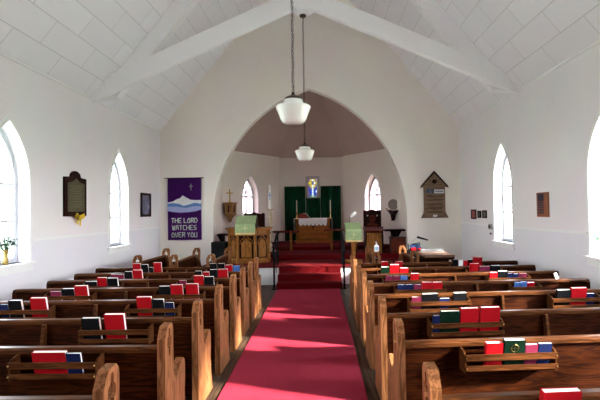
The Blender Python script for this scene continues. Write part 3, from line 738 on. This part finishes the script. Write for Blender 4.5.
MB().box(-.04, -.035, -.05, .05, .03, .09).build('dial_window', M_BLACKP, th); MB().box(-.008, 0, -.07, .08, -.12, -.01).build('card', COV['white'], th); MB().box(-.01, -.0085, -.04, .06, -.11, -.07).build('card_mark', COV['purple'], th)

# hymn board on the front wall
hb = thing('hymn_board', 'wooden hymn board with a pitched roof on the wall right of the arch', 'hymn board', (3.03, YF-.001, 0))
wd = wood('hymn_board_wood', (.14, .085, .055), (.26, .17, .115), 'X', .5)
MB().prism([(-.28,1.50),(.28,1.50),(.28,2.30),(-.28,2.30)], [[(-.215,1.56),(.215,1.56),(.215,2.27),(-.215,2.27)]], N=(0,-1,0), t=.05).build('frame', wd, hb, bevel=.005)
MB().box(-.215, .215, -.03, -.005, 1.56, 2.27).build('back_panel', wd, hb)
b = MB()
for k in range(5): b.box(-.214, .214, -.046, -.031, 1.62+k*.105, 1.635+k*.105)
b.build('number_rails', M_DARKW, hb)
MB().prism([(-.35,2.28),(.35,2.28),(0,2.66)], N=(0,-1,0), t=.055).build('gable', wd, hb)
b = MB()
for sg_ in (-1, 1): b.prism([(sg_*.37,2.27),(sg_*.35,2.325),(0,2.72),(0,2.655)], N=(0,-1,0), t=.075)
b.build('roof_moulding', M_DARKW, hb)
b = MB(); b.lathe([(.055,-.075),(.06,-.07),(.06,-.05)], (0,0,2.43), 20, 'Y'); b.build('rosette', M_DARKW, hb)
MB().box(-.22, -.01, -.06, -.047, 2.13, 2.24).build('photo_card', mat('dark_photo_card', (.06, .08, .12), .4, noise=.9, nscale=25), hb)
MB().box(-.008, .25, -.06, -.047, 2.12, 2.22).build('number_card', mat('pale_card', (.62, .68, .72), .6), hb)
b = MB()
for k in range(7): b.box(.02+k*.03, .04+k*.03, -.062, -.0605, 2.155, 2.185)
b.build('card_print', M_BLACKP, hb)
MB().box(-.05, .06, -.06, -.0505, 1.505, 1.555).build('bottom_card', COV['white'], hb)
b = MB()
for sg_ in (-1, 1): b.prism([(sg_*.28,1.66),(sg_*.28,1.47),(sg_*.36,1.47),(sg_*.33,1.53),(sg_*.30,1.58)], N=(0,-1,0), t=.05)
b.prism([(-.30,1.47),(.30,1.47),(.30,1.50),(.12,1.505),(0,1.49),(-.12,1.505),(-.30,1.50)], N=(0,-1,0), t=.05); b.build('foot_scroll', wd, hb)

# ------------------------------------------------------------------ flowers on sills
def flowers(loc, vase_m, leaf_col, petal, label, white=False, n=46, spread=.16, hgt=.17, seed=1):
    rg = random.Random(seed)
    v = thing('flower_vase', label, 'flowers', loc)
    MB().lathe([(.03,0),(.036,.01),(.034,.06),(.030,.12),(.034,.19),(.038,.21),(.033,.21),(.028,.12),(.02,.02)], seg=16).build('vase', vase_m, v, smooth=True)
    b = MB(); fl = MB()
    for i in range(n):
        a = rg.random()*2*PI; rr = spread*math.sqrt(rg.random()); top = Vector((rr*math.cos(a)*.45, rr*math.sin(a), .22+hgt*(1-.5*rr/spread)*(.5+.7*rg.random())))
        b.tube([(0,0,.17), tuple(top*.6+Vector((0,0,.06))), tuple(top)], .0022, 4)
        for k in range(3):
            q = top*(.72+.28*rg.random()); q.z = top.z*(.8+.2*rg.random()); d = Vector((rg.uniform(-1,1)*.5, rg.uniform(-1,1), rg.uniform(-.3,1))).normalized(); u = d.orthogonal().normalized(); l = rg.uniform(.025,.045)
            vs = [b.bm.verts.new(q+x_) for x_ in (d*0, d*l*.5+u*l*.28, d*l, d*l*.5-u*l*.28)]; b.bm.faces.new(vs)
        if i % 2 == 0:
            fl.lathe([(.001,-.006),(.010,-.003),(.012,.003),(.001,.007)] if not white else [(.001,-.02),(.02,-.01),(.024,.008),(.001,.02)], tuple(top+Vector((0,0,.008))), 7)
    b.build('foliage', mat('leaf_'+leaf_col, {'dark': (.02, .07, .03), 'bright': (.12, .35, .12)}[leaf_col], .6, noise=.4, nscale=30), v)
    fl.build('blossoms', petal, v)
flowers((XL-.07, 5.77, WS), mat('gold_glass_vase', (.35, .24, .07), .2, .3, noise=.6, nscale=40), 'dark', mat('pale_lilac_petals', (.6, .62, .7), .6), 'gold glass vase of dark greenery and small blossoms on left window sill', n=75, spread=.21, hgt=.2, seed=4)
flowers((XR+.06, 5.72, WS), mat('white_vase', (.8, .8, .78), .4), 'bright', mat('white_petals', (.85, .85, .82), .6), 'vase of white blossoms and green leaves on right window sill', True, n=30, seed=9)

# ------------------------------------------------------------------ chancel furniture
# curtains behind the altar
M_CURT = mat('bottle_green_curtain', (.006, .11, .05), .85, noise=.15, nscale=30, spec=.15)
def curtain(x0, x1, z0, z1, y, label, folds):
    b = MB(); n = folds*6; A = []
    for i in range(n+1):
        u = x0+(x1-x0)*i/n
        A.append([b.bm.verts.new((u-(x0+x1)/2, .035*math.sin(2*PI*i/6)*(.6+.4*j/4), z0+(z1-z0)*(1-j/4)+(.012*math.sin(2*PI*i/6+1) if j == 0 else 0))) for j in range(5)])
    for i in range(n):
        for j in range(4): b.bm.faces.new((A[i][j], A[i][j+1], A[i+1][j+1], A[i+1][j]))
    bmesh.ops.solidify(b.bm, geom=list(b.bm.faces), thickness=.008)
    c = thing('curtain', label, 'curtain', ((x0+x1)/2, y, 0), group='green altar curtains'); b.build('drape', M_CURT, c, smooth=True)
    MB().tube([(-(x1-x0)/2-.01, .01, z1-.02), ((x1-x0)/2+.01, .01, z1-.02)], .012, 8).build('curtain_rod', M_IRON, c)
curtain(-1.26, -.52, .66, 2.58, 14.86, 'bottle green pleated curtain left of the stained glass', 7)
curtain(-.50, 0.0, .66, 2.16, 14.90, 'lower green pleated curtain beneath the stained glass', 5)
curtain(.02, .73, .66, 2.58, 14.86, 'bottle green pleated curtain right of the stained glass', 7)
# altar
al = thing('altar', 'orange oak altar table at the centre back of the chancel', 'altar', (-.25, 14.0, .64))
MB().box(-.56, .56, .02, .58, .08, .775).build('body', M_ALTAR, al)
MB().box(-.60, .60, -.02, .60, .775, .81).build('top', M_ALTAR, al, bevel=.006); MB().box(-.60, .60, -.03, .62, 0, .08).build('plinth', M_ALTAR, al, bevel=.006)
b = MB()
for x in (-.56, .48): b.box(x, x+.08, -.005, .02, .08, .775)
b.box(-.48, .48, -.003, .02, .08, .15); b.box(-.48, .48, -.003, .02, .27, .31); b.build('front_frame', M_OAKX, al, bevel=.004)
b = MB(); b.box(-.012, .012, -.008, .02, .42, .60); b.box(-.05, .05, -.008, .02, .53, .55)
b.tube([(-.04,.0,.60),(-.03,.0,.56),(0,.0,.54),(.03,.0,.56),(.04,.0,.60)], .008, 6); b.build('carved_emblem', M_DARKW, al)
# lace cloth lies on the altar: its own thing
lc = thing('altar_cloth', 'white lace altar cloth with a scalloped front edge', 'altar cloth', (-.25, 14.0, .64))
M_LACE = mat('white_lace', (.80, .78, .78), .8, noise=.12, nscale=60)
MB().box(-.635, .635, -.035, .61, .811, .817).build('cloth_top', M_LACE, lc)
pts = [(-.47,.817),(.47,.817),(.47,.72)]
ns = 7; w_ = .94/ns
for k in range(ns):
    for q in range(1, 7): pts.append((.47-k*w_-w_*q/6, .62-.05*math.sin(PI*q/6)+(.025 if q == 6 else 0)))
pts.append((-.47,.72))
MB().prism(pts, O=(0,-.036,0), N=(0,-1,0), t=.004).build('scalloped_fall', M_LACE, lc)
b = MB()
for x in (-.64, .635): b.box(x, x+.005, -.035, .61, .30, .817)
b.build('side_falls', M_LACE, lc)
def candle(x, label):
    c = thing('altar_candle', label, 'candle', (x, 14.12, 1.458), group='altar candles')
    MB().lathe([(.05,0),(.05,.012),(.02,.03),(.012,.06),(.018,.09),(.010,.12),(.010,.2),(.02,.22),(.024,.235),(.0,.236)], seg=16).build('candlestick', M_BRASS, c, smooth=True)
    MB().lathe([(.015,.236),(.015,.60),(.012,.605),(.0,.606)], seg=12).build('candle_stick_wax', M_WAX, c, smooth=True)
    MB().tube([(0,0,.6),(0,0,.625)], .002, 5).build('wick', M_IRON, c)
candle(-.79, 'tall ivory candle on the left end of the altar'); candle(.34, 'tall ivory candle on the right end of the altar')
ms = thing('missal', 'dark red book open on a low stand behind the left altar candle', 'book', (-.60, 14.35, 1.458))
MB().prism([(-.2,0),(.2,0),(.17,.09),(.1,.15),(0,.17),(-.1,.15),(-.17,.09)], O=(0,.0,0), N=(0,1,0), t=.05).build('stand', wood('mahogany', (.12, .02, .012), (.22, .05, .03), 'X'), ms)
b = MB(); b.tube([(.0,-.005,.175),(.08,-.005,.17),(.16,-.005,.11),(.22,-.005,.03)], .007, 6); b.build('ribbon_marker', M_LACE, ms)

# communion rails
M_MAH = wood('red_mahogany', (.06, .012, .008), (.16, .035, .02), 'X', .35)
def comm_rail(x0, x1, posts, label, zt=1.13):
    c = thing('communion_rail', label, 'communion rail', ((x0+x1)/2, 12.45, .54), group='communion rails'); m_ = (x0+x1)/2
    MB().box(x0-m_, x1-m_, -.05, .05, zt-.54-.06, zt-.54).build('handrail', M_MAH, c, bevel=.012)
    for p_ in posts: MB().box(p_-m_-.03, p_-m_+.03, -.03, .03, 0, zt-.54-.06).build('post', M_OAK, c, bevel=.005)
    MB().box(posts[0]-m_, posts[-1]-m_, -.012, .012, .06, .09).build('lower_bar', M_MAH, c)
comm_rail(-2.0, -.62, [-1.9, -.88], 'red mahogany communion rail to the left of the altar')
comm_rail(.10, 1.15, [.32, 1.05], 'red mahogany communion rail to the right of the altar', 1.16)

# pulpit ------------------------------------------------------------------
pu = thing('pulpit', 'golden oak pulpit with carved pointed panels left of the steps', 'pulpit', (-1.83, 10.45, .42))
H1 = .82
front = [(-.50,.55),(-.50,.28),(-.24,.0),(.20,.0),(.50,.26),(.50,.55)]
MB().prism(front, O=(0,0,.0), U=(1,0,0), V=(0,1,0), N=(0,0,1), t=H1).build('body', M_OAK, pu)
def off(poly, d):
    cxx = sum(p[0] for p in poly)/len(poly); cyy = .3
    return [(p[0]+(d if p[0] > cxx else -d), p[1]+(-d if p[1] < cyy else d*.3)) for p in poly]
b = MB(); b.prism(off(front, .03), O=(0,0,0), U=(1,0,0), V=(0,1,0), N=(0,0,1), t=.09); b.build('plinth', M_OAKX, pu, bevel=.008)
b = MB(); b.prism(off(front, .03), O=(0,0,H1-.11), U=(1,0,0), V=(0,1,0), N=(0,0,1), t=.04); b.prism(off(front, .055), O=(0,0,H1), U=(1,0,0), V=(0,1,0), N=(0,0,1), t=.03); b.prism(off(front, .09), O=(0,0,H1+.03), U=(1,0,0), V=(0,1,0), N=(0,0,1), t=.035); b.build('cornice', M_OAKX, pu, bevel=.006)
for (p0, p1) in ((front[1], front[2]), (front[2], front[3]), (front[3], front[4])):
    a = Vector((*p0, 0)); bb = Vector((*p1, 0)); U = (bb-a); L = U.length; U.normalize(); N = Vector((U.y, -U.x, 0))
    m = .05; nb = 2 if L > .42 else 1; ww = (L-2*m)
    MB().prism([(m-.01,.13),(L-m+.01,.13),(L-m+.01,H1-.13),(m-.01,H1-.13)], O=a+N*.001, U=U, V=(0,0,1), N=N, t=.004).build('dark_recess', M_DARKW, pu)
    # plain lower board and pierced trefoil head
    MB().prism([(m+.04,.15),(L-m-.04,.15),(L-m-.04,.50),(m+.04+ww*.72-.04,.56),(L/2,.64),(m+.04+ww*.15,.56),(m+.04,.50)], O=a+N*.005, U=U, V=(0,0,1), N=N, t=.006).build('panel', M_OAK, pu)
    arcs = MB()
    for s_ in (-1, 1):
        arcs.tube([a+N*.018+U*(L/2+s_*(ww/2-.01))+Vector((0,0,.48)), a+N*.018+U*(L/2+s_*(ww/2-.035))+Vector((0,0,.58)), a+N*.018+U*(L/2+s_*ww*.22)+Vector((0,0,.62)), a+N*.018+U*(L/2+s_*ww*.08)+Vector((0,0,.68))], .014, 6)
        arcs.tube([a+N*.018+U*(L/2+s_*ww*.22)+Vector((0,0,.62)), a+N*.018+U*(L/2+s_*ww*.12)+Vector((0,0,.57)), a+N*.018+U*(L/2)+Vector((0,0,.60))], .010, 6)
    arcs.build('tracery', M_OAKX, pu)
for p_ in front[1:5]:
    MB().box(p_[0]-.033, p_[0]+.033, p_[1]-.05, p_[1]+.016, .0, H1+.0).build('corner_post', M_OAK, pu, bevel=.006)
dk = MB().prism([(-.02,.0),(-.02,.09),(.20,.28),(.26,.28),(.26,.0)], O=(-.29,.02,H1+.065), U=(0,1,0), V=(0,0,1), N=(1,0,0), t=.52); dk.build('book_desk', M_DARKW, pu)
M_GREEN = mat('sage_green_brocade', (.27, .36, .17), .7, noise=.22, nscale=35)
M_GOLD = mat('gold_fringe', (.72, .50, .20), .6, noise=.3, nscale=120)
def fall(loc, w, ztop, zbot, back, label, rise):
    f = thing('pulpit_cloth', label, 'cloth', loc)
    MB().prism([(0,ztop),(back,ztop+rise),(back,ztop+rise+.008),(-.006,ztop+.008),(-.006,zbot),(0,zbot)], O=(-w/2,0,0), U=(0,1,0), V=(0,0,1), N=(1,0,0), t=w).build('cloth', M_GREEN, f)
    b = MB(); n = int(w/.012)
    for k in range(n): b.box(-w/2+k*.012+.001, -w/2+k*.012+.009, -.005, -.001, zbot-.035, zbot)
    b.box(-w/2, w/2, -.009, -.006, zbot, zbot+.012)
    b.build('fringe', M_GOLD, f)
    e = MB(); e.lathe([(.03,-.010),(.03,-.0065)], (0,0,(ztop+zbot)/2+.02), 14, 'Y'); e.box(-.006,.006,-.010,-.0065,(ztop+zbot)/2-.07,(ztop+zbot)/2+.11); e.box(-.07,.07,-.010,-.0065,(ztop+zbot)/2+.014,(ztop+zbot)/2+.026)
    e.build('gold_motif', mat('pale_gold_thread', (.50, .50, .25), .5, .2), f)
fall((-1.86, 10.345, 0), .50, 1.40, 1.17, .05, 'sage green brocade cloth with gold fringe hanging over the pulpit', 0)
# replace simple pulpit fall depth by a raised sloping rear part
o = MB().prism([(0,1.412),(.22,1.60),(.22,1.608),(0,1.42)], O=(-.25,0,0), U=(0,1,0), V=(0,0,1), N=(1,0,0), t=.5).build('cloth_slope', M_GREEN); o.parent = [x for x in bpy.data.objects if x.name.startswith('pulpit_cloth')][0]; o.location = (0, .05, 0)

# lectern
le = thing('lectern', 'slim oak lectern right of the steps draped with a green cloth', 'lectern', (.80, 10.2, .42))
MB().box(-.05, .05, .10, .20, .06, .83).build('post', M_OAK, le, bevel=.01); MB().box(-.22, .22, -.02, .38, 0, .06).build('base', M_OAKX, le, bevel=.012)
MB().prism([(0,.80),(.02,.77),(.40,.91),(.40,.96)], O=(-.19,-.02,0), U=(0,1,0), V=(0,0,1), N=(1,0,0), t=.38).build('book_rest', M_OAKX, le)
fall((.80, 10.168, 0), .40, 1.232, .97, .40, 'sage green brocade cloth with gold fringe hanging over the slim lectern', .158)
ml = thing('reading_lamp', 'small white-headed gooseneck lamp standing behind the lectern', 'lamp', (.74, 10.75, .42))
MB().lathe([(.10,0),(.10,.015),(.02,.03),(.0,.031)], seg=18).build('base', M_IRON, ml, smooth=True)
MB().tube([(0,0,.02),(0,0,.95),(.0,-.01,1.08),(.05,-.02,1.15),(.10,-.03,1.17)], .008, 8).build('stem', M_IRON, ml)
b = MB(); b.tube([(.03,-.03,1.12),(.09,-.03,1.17),(.15,-.03,1.22),(.17,-.03,1.235)], [.028,.04,.04,.02], 12); b.build('lamp_head', mat('white_enamel', (.85, .85, .85), .3), ml, smooth=True)

# thrones / carved chairs
def throne(x, y, w, h, label, dots):
    t = thing('carved_chair', label, 'chair', (x, y, .54 if y < 12.6 else .64), group='dark carved clergy chairs')
    hwz = w/2
    MB().prism([(-hwz,.42),(hwz,.42),(hwz,h-.06),(hwz-.05,h-.02),(hwz-.10,h-.06),(.05,h-.03),(0,h),(-.05,h-.03),(-hwz+.10,h-.06),(-hwz+.05,h-.02),(-hwz,h-.06)], O=(0,.40,0), N=(0,1,0), t=.05).build('backrest', M_DARKW, t, bevel=.004)
    MB().box(-hwz, hwz, -.05, .40, .40, .45).build('seat', M_DARKW, t, bevel=.01)
    for sx_ in (-1, 1):
        for y_ in (-.04, .37): MB().box(sx_*(hwz-.03)-.025, sx_*(hwz-.03)+.025, y_, y_+.05, 0, .40).build('leg', M_DARKW, t)
        MB().box(sx_*(hwz-.03)-.03, sx_*(hwz-.03)+.03, -.05, .40, .64, .68).build('armrest', M_DARKW, t, bevel=.008)
        MB().box(sx_*(hwz-.03)-.02, sx_*(hwz-.03)+.02, -.03, .02, .45, .64).build('arm_post', M_DARKW, t)
    b = MB(); b.lathe([(.09,.385),(.10,.40)], (0,0,h-.28), 16, 'Y'); b.prism([(-.15,.55),(.15,.55),(.15,.75),(0,.82),(-.15,.75)], O=(0,.385,0), N=(0,1,0), t=.015); b.build('carving', M_MAH, t)
    if dots:
        b = MB()
        for x_ in (-.14, .14): b.lathe([(.001,.37),(.02,.375),(.024,.385),(.024,.398)], (x_,0,h-.20), 12, 'Y')
        b.build('white_rosettes', COV['white'], t, smooth=True)
    return t
throne(-1.93, 11.82, .62, 1.16, 'dark carved chair standing behind the pulpit', False)
throne(1.53, 12.02, .52, 1.20, 'dark carved chair with two pale studs by the right apse window', True)
# prayer desk in front of the right throne
pdk = thing('prayer_desk', 'oak prayer desk with a sloping dark top before the right carved chair', 'prayer desk', (1.33, 11.3, .54))
MB().box(-.09, .30, 0, .025, 0, .55).build('front_panel', M_OAK, pdk, bevel=.004)
for x in (-.12, .30): MB().prism([(0,0),(.42,0),(.42,.64),(0,.60)], O=(x,0,0), U=(0,1,0), V=(0,0,1), N=(1,0,0), t=.03).build('side_panel', M_DARKW, pdk)
MB().prism([(-.05,.60),(.44,.66),(.44,.69),(-.05,.63)], O=(-.16,0,0), U=(0,1,0), V=(0,0,1), N=(1,0,0), t=.53).build('sloping_top', M_MAH, pdk)

# paschal candle and stand
pc = thing('paschal_candle', 'thick white candle on a turned cream stand right of the pulpit', 'candle', (-1.47, 12.3, .54))
M_CREAM = mat('cream_painted_wood', (.55, .46, .30), .45)
pr = [(.16,0),(.16,.03),(.08,.06),(.035,.10)]
for k in range(8): z = .12+k*.13; pr += [(.03,z),(.055,z+.03),(.065,z+.055),(.05,z+.085),(.03,z+.11)]
pr += [(.04,1.18),(.11,1.22),(.12,1.24),(.04,1.245)]
MB().lathe(pr, seg=20).build('stand', M_CREAM, pc, smooth=True)
MB().lathe([(.055,1.245),(.055,1.92),(.05,1.93),(.0,1.93)], seg=20).build('candle_wax', mat('white_wax', (.80, .77, .72), .4), pc, smooth=True)
b = MB(); b.box(-.014, .014, -.062, -.055, 1.50, 1.72); b.box(-.035, .035, -.062, -.045, 1.62, 1.645); b.build('blue_emblem', mat('blue_wax', (.15, .3, .65), .5), pc)

# wall bracket with brass cross, left apse wall
aw = Vector((SXL, SY, 0)); Uw = Vector((BX0-SXL, BY-SY, 0)).normalized(); Nin = Vector((Uw.y, -Uw.x, 0))
bp = aw+Uw*.12
ang = math.atan2(Uw.y, Uw.x)
br_ = thing('wall_bracket', 'faceted wooden wall bracket on the left apse wall', 'bracket', (bp.x, bp.y, 0), ang)
MB().lathe([(.02,1.40),(.06,1.44),(.05,1.47),(.13,1.58),(.20,1.63),(.19,1.66),(.20,1.94),(.225,1.965),(.225,1.99),(0,1.99)], (0,-.205,0), 6).build('hexagonal_box', wood('light_oak', (.20, .10, .035), (.36, .19, .075), 'Z', .4), br_)
b = MB()
for k in range(6):
    a = 2*PI*(k+.5)/6; b.tube([(.17*math.cos(a), -.205+.17*math.sin(a), 1.70), (.172*math.cos(a), -.205+.172*math.sin(a), 1.90)], .02, 4)
b.build('carved_ribs', M_DARKW, br_)
xc = thing('brass_cross', 'brass cross standing on the faceted wall bracket', 'cross', (bp.x+Nin.x*.2, bp.y+Nin.y*.2, 1.992))
b = MB(); b.box(-.016,.016,-.01,.01,.05,.40); b.box(-.10,.10,-.01,.01,.27,.30); b.build('cross_bars', M_BRASS, xc, bevel=.003)
MB().lathe([(.06,0),(.06,.015),(.03,.03),(.02,.055),(0,.056)], seg=14).build('base', M_BRASS, xc, smooth=True)
# right apse wall: black bracket with silver disc
aw2 = Vector((SXR, SY, 0)); Uw2 = Vector((BX1-SXR, BY-SY, 0)).normalized(); bp2 = aw2+Uw2*.24; Nin2 = Vector((-Uw2.y, Uw2.x, 0))
ang2 = math.atan2(-Uw2.y, -Uw2.x)
bk = thing('shelf_bracket', 'black curved wall bracket on the right apse wall', 'bracket', (bp2.x, bp2.y, -.13), ang2)
b = MB(); b.prism([(-.17,1.80),(-.15,1.83),(-.08,1.80),(0,1.80),(.14,1.82),(.16,1.80),(.10,1.73),(.04,1.68),(.02,1.58),(-.01,1.50),(-.03,1.60),(-.06,1.70)], O=(0,-.03,0), N=(0,-1,0), t=.14); b.tube([(-.12,-.1,1.80),(-.22,-.12,1.82),(-.28,-.12,1.88)], .014, 6); b.build('bracket_body', M_DARKW, bk)
dsc = thing('brass_plate', 'round silvery plate standing on the black bracket', 'plate', (bp2.x+Nin2.x*.10, bp2.y+Nin2.y*.10, 1.702), 0)
MB().lathe([(.001,-.01),(.06,-.012),(.07,-.004),(.125,-.006),(.155,-.02),(.16,-.015),(.12,.004),(.0,.004)], (0,0,.162), 28, 'Y').build('plate', M_SILVER, dsc, smooth=True)

# dark tables either side in the chancel
def dark_table(x0, x1, y, zt, label, ins=.12):
    t = thing('side_table', label, 'table', ((x0+x1)/2, y, .54)); w = (x1-x0)/2; h = zt-.54
    MB().box(-w, w, 0, .4, h-.05, h).build('table_top', M_DARKW, t, bevel=.008)
    for s_ in (-1, 1):
        MB().box(s_*(w-ins)-.035, s_*(w-ins)+.035, .03, .10, 0, h-.05).build('leg', M_DARKW, t, bevel=.006)
        MB().box(s_*(w-ins)-.035, s_*(w-ins)+.035, .30, .37, 0, h-.05).build('leg', M_DARKW, t, bevel=.006)
    b = MB()
    for s_ in (-1, 1): b.prism([(s_*(w-ins+.11),h-.05),(s_*(w-ins+.03),h-.05),(s_*(w-ins+.03),h-.2),(s_*(w-ins+.07),h-.12)], O=(0,.05,0), N=(0,1,0), t=.02)
    b.build('apron_bracket', M_DARKW, t)
dark_table(1.83, 2.46, 12.0, 1.14, 'dark credence table with curved brackets right of the carved chair', .26)
dark_table(-2.88, -2.32, 11.6, 1.10, 'dark side table half hidden left of the pulpit')
cb = thing('low_cabinet', 'low dark red cabinet just inside the right of the arch', 'cabinet', (2.08, 11.35, .54))
MB().box(-.18, .20, 0, .35, 0, .40).build('body', M_MAH, cb, bevel=.008); MB().box(-.20, .22, -.02, .36, .40, .42).build('top', M_DARKW, cb)
MB().box(-.15, .17, -.012, 0, .04, .36).build('door', M_MAH, cb, bevel=.004)
# dark organ-like cabinet left with pale cloth bits
cl2 = thing('music_cabinet', 'black cabinet behind the left choir pews beside the pulpit', 'cabinet', (-2.62, 10.9, .42))
MB().box(-.18, .18, -.2, .15, 0, .52).build('body', M_BLACKP, cl2, bevel=.008)
MB().box(-.16, .16, -.212, -.2, .03, .48).build('door', M_BLACKP, cl2, bevel=.003)

# iron handrails of the steps
def handrail(x, label):
    h = thing('handrail', label, 'handrail', (x, 9.1, 0), group='iron handrails of the chancel steps')
    MB().tube([(0,.10,.0+.0),(0,.10,.90)], .020, 8).build('post', M_IRON, h); MB().tube([(0,.95,.422),(0,.95,1.20)], .020, 8).build('post', M_IRON, h)
    MB().tube([(0,-.02,.80),(0,.02,.87),(0,.10,.92),(0,.95,1.22),(0,1.08,1.22),(0,1.12,1.16)], .024, 8).build('rail', M_IRON, h, smooth=True)
    MB().tube([(0,.10,.50),(0,.95,.80)], .012, 6).build('mid_bar', M_IRON, h)
    MB().tube([(0,.53,.30),(0,.53,1.06)], .010, 6).build('baluster', M_IRON, h)
    MB().lathe([(.05,0),(.05,.012),(.02,.02)], (0,.10,0), 12).build('foot', M_IRON, h)
handrail(-1.03, 'black iron handrail left of the chancel steps'); handrail(.50, 'black iron handrail right of the chancel steps')

# hand sanitizer on the choir pew end
hs = thing('pump_bottle', 'white pump bottle of hand sanitizer on the end of a choir pew', 'bottle', (1.045, 7.92, .9245))
MB().lathe([(.0,0),(.042,.001),(.045,.01),(.045,.095),(.035,.115),(.014,.125),(.014,.135)], seg=18).build('bottle_body', mat('white_plastic', (.82, .85, .88), .25), hs, smooth=True)
MB().lathe([(.018,.135),(.018,.15),(.006,.152),(.006,.175),(.01,.177),(.01,.185),(.0,.186)], seg=12).build('pump', COV['white'], hs); MB().tube([(0,0,.18),(-.035,-.005,.178)], .005, 6).build('spout', COV['white'], hs)
MB().lathe([(.0455,.03),(.0458,.035),(.0458,.08),(.0455,.085)], seg=18).build('pump_label', mat('pale_blue_label', (.45, .60, .75), .5), hs)

# organ with bag and microphone
og = thing('organ', 'low wooden organ with a pale lid right of the choir pews', 'organ', (2.30, 8.6, 0))
MB().box(-.22, .30, .0, .45, 0, .72).build('cabinet', M_PEWX, og, bevel=.006)
MB().box(-.25, .33, -.28, .10, .70, .75).build('keyboard_shelf', M_PEWX, og, bevel=.006); MB().box(-.25, .33, -.30, .47, .75, .80).build('lid', M_PALEW, og, bevel=.008)
MB().box(-.18, .30, .36, .46, .80, .85).build('music_ledge', mat('grey_blue_ledge', (.13, .14, .15), .4), og, bevel=.006)
for x in (-.24, .28): MB().box(x, x+.04, -.26, -.22, 0, .70).build('leg', M_PEWX, og)
bg_ = thing('bag', 'dark blue and red bag slumped on the dark case behind the choir pew', 'bag', (1.82, 8.55, .0))
ic = thing('equipment_case', 'black equipment case standing behind the choir pew', 'case', (2.10, 9.15, 0))
bg_.location = (2.09, 9.20, .801)
MB().box(-.20, .14, -.02, .34, 0, .78).build('case_body', M_BLACKP, ic, bevel=.01); MB().box(-.21, .15, -.03, .35, .78, .80).build('case_lid', M_BLACKP, ic, bevel=.004)
b = MB(); b.lathe([(.0,0),(.12,.01),(.13,.05),(.11,.10),(.06,.14),(.0,.15)], (-.01,.1,0), 12)
rg = random.Random(5)
for v in b.bm.verts: v.co += Vector((rg.uniform(-.015,.015), rg.uniform(-.015,.015), rg.uniform(0,.012)))
b.build('bag_body', mat('navy_nylon', (.006, .010, .028), .8, spec=.05), bg_, smooth=True)
MB().box(-.13, -.02, -.03, -.01, .01, .07).build('red_pocket', COV['red'], bg_, bevel=.006)
MB().box(.02, .09, -.035, -.01, .02, .06).build('red_pocket', COV['red'], bg_, bevel=.006)
MB().prism([(-.15,.06),(-.04,.07),(-.04,.13),(-.15,.12)], O=(0,-.01,0), N=(0,1,0), t=.05).build('blue_flap', mat('faded_blue_nylon', (.015, .035, .09), .8, spec=.05), bg_)
b = MB(); b.tube([(.02,.08,.13),(.03,.06,.165),(.07,.06,.17),(.09,.08,.12)], .01, 6); b.build('strap', M_BLACKP, bg_)
mc = thing('microphone_stand', 'black boom microphone rising behind the bag', 'microphone', (2.0, 9.625, 0))
MB().lathe([(.11,0),(.11,.02),(.02,.03),(.0,.031)], seg=18).build('base', M_IRON, mc); MB().tube([(0,0,.02),(0,0,.92)], .009, 8).build('pole', M_IRON, mc)
MB().tube([(0,0,.9),(.20,0,1.06)], .004, 6).build('boom_arm', mat('grey_metal', (.4, .4, .42), .3, .8), mc)
MB().tube([(.20,0,1.07),(.26,0,1.055),(.44,0,1.0)], [.026,.024,.016], 10).build('microphone', M_BLACKP, mc, smooth=True)
